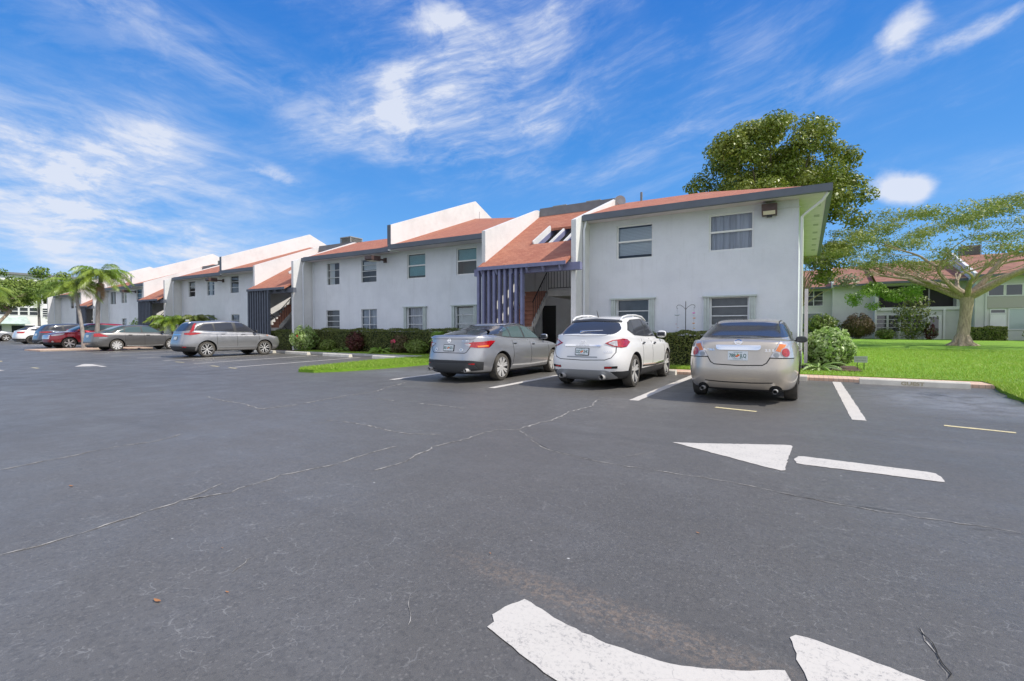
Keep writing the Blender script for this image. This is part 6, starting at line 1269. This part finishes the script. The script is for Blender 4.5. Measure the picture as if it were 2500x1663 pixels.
# ================================================================== the far building beyond the lawn
fb = thing('lawn_building', 'pale two storey building with red roofs across the lawn behind the umbrella tree', 'building')
BG = .38
def fwin(x0, x1, z0, z1, Y, rows=3, cols=1, m=None, shade=None):
    mb = MB(); w = .05; mb.box(x0-.06, x1+.06, Y-.05, Y-.003, z1, z1+.07).box(x0-.06, x1+.06, Y-.05, Y-.003, z0-.07, z0).box(x0-.06, x0, Y-.05, Y-.003, z0, z1).box(x1, x1+.06, Y-.05, Y-.003, z0, z1)
    for k in range(1, cols): x = x0+(x1-x0)*k/cols; mb.box(x-.035, x+.035, Y-.048, Y-.003, z0, z1)
    for k in range(1, rows): z = z0+(z1-z0)*k/rows; mb.box(x0, x1, Y-.04, Y-.004, z-.02, z+.02)
    wn = mb.build('window', WFRAME, fb); MB().add([(x0, Y-.02, z0), (x1, Y-.02, z0), (x1, Y-.02, z1), (x0, Y-.02, z1)], [(0, 1, 2, 3)]).build('pane', m or DGLASS, wn)
SHB = mat('brown_red_shingle', (.33, .15, .10), .85, var=(1.5, .35), bump=(20, .6, .02))
FS = mat('far_stucco', (.62, .63, .60), .9, var=(.8, .1), bump=(18, .4, .01))
PALEGL = mat('pale_blinded_glass', (.38, .46, .44), .1, spec=.8)
secs = [(-9, 2.2, 57, 5.42), (2.2, 5.35, 56, 5.5), (5.35, 11.55, 54.6, 5.5), (11.55, 19, 52.6, 5.6), (19, 32, 51.2, 5.6)]
for i, (x0, x1, Y, ze) in enumerate(secs):
    holes = [(5.6, 10.9, 3.2, 5.15)] if i == 2 else []
    mb = MB(); wall_front(mb, x0, x1, 0, ze-.1, Y, holes, 1.2); mb.add([(x0, Y, 0), (x0, Y+3, 0), (x0, Y+3, ze-.1), (x0, Y, ze-.1)], [(3, 2, 1, 0)]) if i else None; mb.build('wall', FS, fb)
    s_ = .31; yr = Y+7.2; zr = ze+s_*7.9
    MB().slab([(x0, Y-.7, ze), (x1, Y-.7, ze), (x1, yr, zr), (x0, yr, zr)], .08).slab([(x0, yr, zr), (x1, yr, zr), (x1, yr+7, zr-2.5), (x0, yr+7, zr-2.5)], .08).build('roof', SHB, fb)
    MB().box(x0, x1, Y-.82, Y-.70, ze-.2, ze-.01).build('gutter', FASCIA, fb)
for x, Y in ((2.2, 56), (11.55, 52.6), (19, 51.2)):
    MB().prism_x([(Y-.4, 5.2), (Y-.4, 5.75), (Y+7.2, 8.35), (Y+13, 6.6), (Y+13, 5.2)], x-.1, x+.1).build('roof_parapet', WSTUC, fb)
fwin(-.1, 1.43, 3.62, 5.05, 57, 3, 2); fwin(-1.6, 1.45, BG+.6, 2.85, 57, 1, 1, mat('grey_shade', (.24, .26, .27), .6))
MB().box(5.6, 10.9, 55.75, 55.8, 3.2, 5.15).build('porch_screen', mat('porch_dark', (.05, .045, .05), .8), fb)
mb = MB()
for x in (5.6, 7.4, 9.1, 10.9): MB().box(x-.05, x+.05, 54.61, 54.7, 3.225, 5.15).build('porch_post', mat('porch_post', (.25, .24, .25), .6), fb)
MB().box(5.35, 11.5, 54.5, 54.597, 2.95, 3.22).build('porch_band', WHITEW, fb)
for x0, x1 in ((5.5, 6.2), (6.35, 7.05), (7.2, 7.9), (8.0, 8.7)): fwin(x0, x1, 1.08, 2.52, 54.6, 4)
d = MB().box(9.0, 9.95, 54.5, 54.597, BG, 2.5).build('door', WHITEW, fb); MB().box(9.2, 9.75, 54.48, 54.499, .75, 2.35).build('door_glass', DGLASS, d)
for x in (5.4, 7.12, 8.85, 10.1, 11.4): MB().box(x-.07, x+.07, 54.45, 54.55, BG-.1, 2.95).build('pilaster', WHITEW, fb)
fwin(12.4, 13.25, 3.95, 4.75, 52.6, 1); fwin(13.4, 14.3, 3.95, 4.75, 52.6, 1); fwin(14.5, 15.4, 3.95, 4.75, 52.6, 1)
MB().box(12.3, 16.5, 52.5, 52.597, 2.95, 3.85).build('panel_band', mat('warm_grey_panel', (.42, .40, .37), .8), fb)
d = MB().box(12.5, 13.4, 52.5, 52.597, BG, 2.45).build('door', WHITEW, fb); MB().box(12.72, 13.15, 52.48, 52.499, .6, 1.1).build('door_glass', DGLASS, d); fwin(12.55, 13.35, 2.58, 2.80, 52.6, 1); fwin(13.6, 15.6, 1.3, 2.85, 52.6, 1, 2, PALEGL); fwin(20, 22, 1.3, 2.8, 51.2, 3, 2); fwin(20, 22, 3.8, 4.9, 51.2, 3, 2)
for x in (11.65, 12.25): MB().box(x-.06, x+.06, 52.5, 52.597, BG-.1, 5.4).build('pilaster', FS, fb)
ac_unit((12.9, 60.5, 7.9), 'dark ac unit on the red roof behind the umbrella tree', 1.8)['group'] = 'air conditioners on the flat roofs'
bush('topiary_ball', 'brownish clipped ball shrub before the pale building', 'shrub', (4.05, 53.3, .38), 1.25, 2.1, .13, 4200, LDRY, wob=.03, lift=.1)
bush('oleander_bush', 'dark green loose bush left of the brown ball shrub', 'bush', (1.35, 53.8, .38), 1.35, 2.2, .2, 2400, LG, wob=.3)
bush('tall_shrub', 'tall thin upright shrub before the pale building windows', 'shrub', (7.75, 52.6, .38), 1.15, 4.0, .2, 1500, LHEDGE, wob=.45, core=False)
bush('small_shrub', 'small low round shrub left of the tall thin shrub', 'shrub', (6.0, 53.0, .38), .75, .95, .12, 900, LG)
bush('dark_leaf_plant', 'small dark red leaved plant right of the tall thin shrub', 'plant', (9.0, 53.2, .38), .45, 1.35, .2, 260, LRED, core=False)
hedge('clipped box hedge right of the umbrella tree trunk', 10.9, 13.0, 50.5, 51.3, .36, 1.45, 2600, .12)
bush('loose_shrub', 'loose dark shrub before the pale building at the right edge', 'shrub', (14.9, 50.4, .38), 1.0, 1.3, .2, 900, LG)
# ================================================================== the white building at the far left
wb = thing('white_building', 'low white building with window bands and an awning at the far left', 'building')
def xwall(X, y0, y1, z0, z1, m, name='wall', th=.25): return MB().box(X-th, X, y0, y1, z0, z1).build(name, m, wb)
xwall(-98, 8, 25.9, 0, 5.45, WHITEW); xwall(-97.7, 25.9, 44, 0, 5.1, WHITEW, th=6)
MB().box(-112, -98.1, 8, 25.9, 5.2, 5.5).build('roof', WHITEW, wb)
def xwin(y0, y1, z0, z1, X, rows):
    mb = MB()
    for k in range(rows+1): z = z0+(z1-z0)*k/rows; mb.box(X+.004, X+.06, y0, y1, z-.04, z+.04)
    mb.box(X+.004, X+.06, y0-.07, y0, z0-.04, z1+.04).box(X+.004, X+.06, y1, y1+.07, z0-.04, z1+.04); w_ = mb.build('window', WHITEW, wb); MB().add([(X+.02, y0, z0), (X+.02, y1, z0), (X+.02, y1, z1), (X+.02, y0, z1)], [(0, 1, 2, 3)]).build('pane', DGLASS, w_)
for k in range(8): xwin(17.6+k*1.05, 18.45+k*1.05, 3.35, 4.5, -98, 2)
for k in range(5): xwin(26.3+k*.9, 26.95+k*.9, 3.15, 4.45, -97.7, 4)
xwin(19, 22, .6, 1.9, -98, 1); xwin(23, 25.5, .6, 1.9, -98, 1); xwin(27, 33, .4, 2.0, -97.7, 1)
AWN = mat('pale_green_awning', (.50, .60, .54), .8, var=(1.2, .35)); MB().add([(-98, 17.2, 3.15), (-98, 24.6, 3.15), (-96.2, 24.6, 2.1), (-96.2, 17.2, 2.1), (-98, 17.2, 3.1), (-98, 24.6, 3.1), (-96.2, 24.6, 2.05), (-96.2, 17.2, 2.05)], [(0, 3, 2, 1), (4, 5, 6, 7), (0, 1, 5, 4), (1, 2, 6, 5), (2, 3, 7, 6), (3, 0, 4, 7)]).build('awning', AWN, wb)
for k in range(8): MB().box(-99.6, -99.4, 26.7+k*.62, 26.86+k*.62, 5.1, 6.6 if k % 3 == 0 else 6.3).build('balustrade_post', WHITEW, wb)
tb = thing('distant_apartment_block', 'taller pale flat roofed block behind the trees at the far left', 'building'); MB().box(-150, -135, 20, 60, 0, 12.2).build('wall', WHITEW, tb)
for k in range(9): MB().box(-135.0, -134.9, 22+k*4, 24.4+k*4, 9.2, 10.8).build('window', DGLASS, tb)
MB().box(-151, -134.4, 19, 61, 12.2, 12.6).build('roof', GREYSHEET, tb)

# ================================================================== grass blades where the lawn is near enough to show them
def blades(name, pts, z, h, parent=None):
    n = len(pts); P_ = np.array(pts); a_ = RNG.random(n)*6.283; w = .006+.006*RNG.random(n); hh = h*(.5+.9*RNG.random(n)); lx, ly = RNG.normal(size=n)*hh*.5, RNG.normal(size=n)*hh*.5
    zz = z(P_[:, 1]) if callable(z) else np.full(n, z); A = np.stack([P_[:, 0]-np.cos(a_)*w, P_[:, 1]-np.sin(a_)*w, zz-.005], 1); B = np.stack([P_[:, 0]+np.cos(a_)*w, P_[:, 1]+np.sin(a_)*w, zz-.005], 1); T = np.stack([P_[:, 0]+lx, P_[:, 1]+ly, zz+hh], 1)
    V = np.stack([A, B, T], 1).reshape(-1, 3); me = bpy.data.meshes.new(name); me.vertices.add(3*n); me.vertices.foreach_set('co', V.ravel().astype(np.float32)); me.loops.add(3*n); me.loops.foreach_set('vertex_index', np.arange(3*n, dtype=np.int32)); me.polygons.add(n); me.polygons.foreach_set('loop_start', np.arange(0, 3*n, 3, dtype=np.int32)); me.polygons.foreach_set('loop_total', np.full(n, 3, dtype=np.int32)); me.update(calc_edges=True)
    at = me.attributes.new('rnd', 'FLOAT', 'FACE'); at.data.foreach_set('value', RNG.random(n).astype(np.float32)); me.materials.append(leafmat('grass_blade', ((.18, .37, .015), (.25, .44, .03), (.44, .52, .10)), .55, .35)); o = bpy.data.objects.new(name, me); C.objects.link(o)
    return tag(o, None, None, None, 'stuff')
pts = []
while len(pts) < 95000:
    y = 10.2+22*RNG.random()**1.5; x = edgex(y)-.06+14*RNG.random()**1.3
    if y > 14.9: x = -.1+15*RNG.random()
    if y > 16.2 and x < 1.3 and y < 18.4: continue
    pts.append((x, y))
tag(blades('grass', pts, lambda y: .09+.33*np.clip((y-15)/36, 0, 1), .06), 'bright green lawn grass beyond the guest bay', 'grass')
def inpoly(x, y, P_):
    c = False; j = len(P_)-1
    for i in range(len(P_)):
        if (P_[i][1] > y) != (P_[j][1] > y) and x < (P_[j][0]-P_[i][0])*(y-P_[i][1])/(P_[j][1]-P_[i][1])+P_[i][0]: c = not c
        j = i
    return c
pts = []
while len(pts) < 22000:
    x, y = RNG.uniform(-14.05, -11.35), RNG.uniform(9, 16.3)
    if inpoly(x, y, tongue): pts.append((x+RNG.normal()*.03, y+RNG.normal()*.03))
tag(blades('grass', pts, .085, .07), 'sunlit yellowish grass on the tongue between the bays', 'grass')
tag(blades('grass', [(RNG.uniform(-11.5, -.1), 14.93+.9*RNG.random()) for _ in range(16000)]+[(RNG.uniform(-23.6, -13.9), 16.43+.62*RNG.random()) for _ in range(14000)], .10, .06), 'narrow grass strips between kerb and hedges', 'grass')
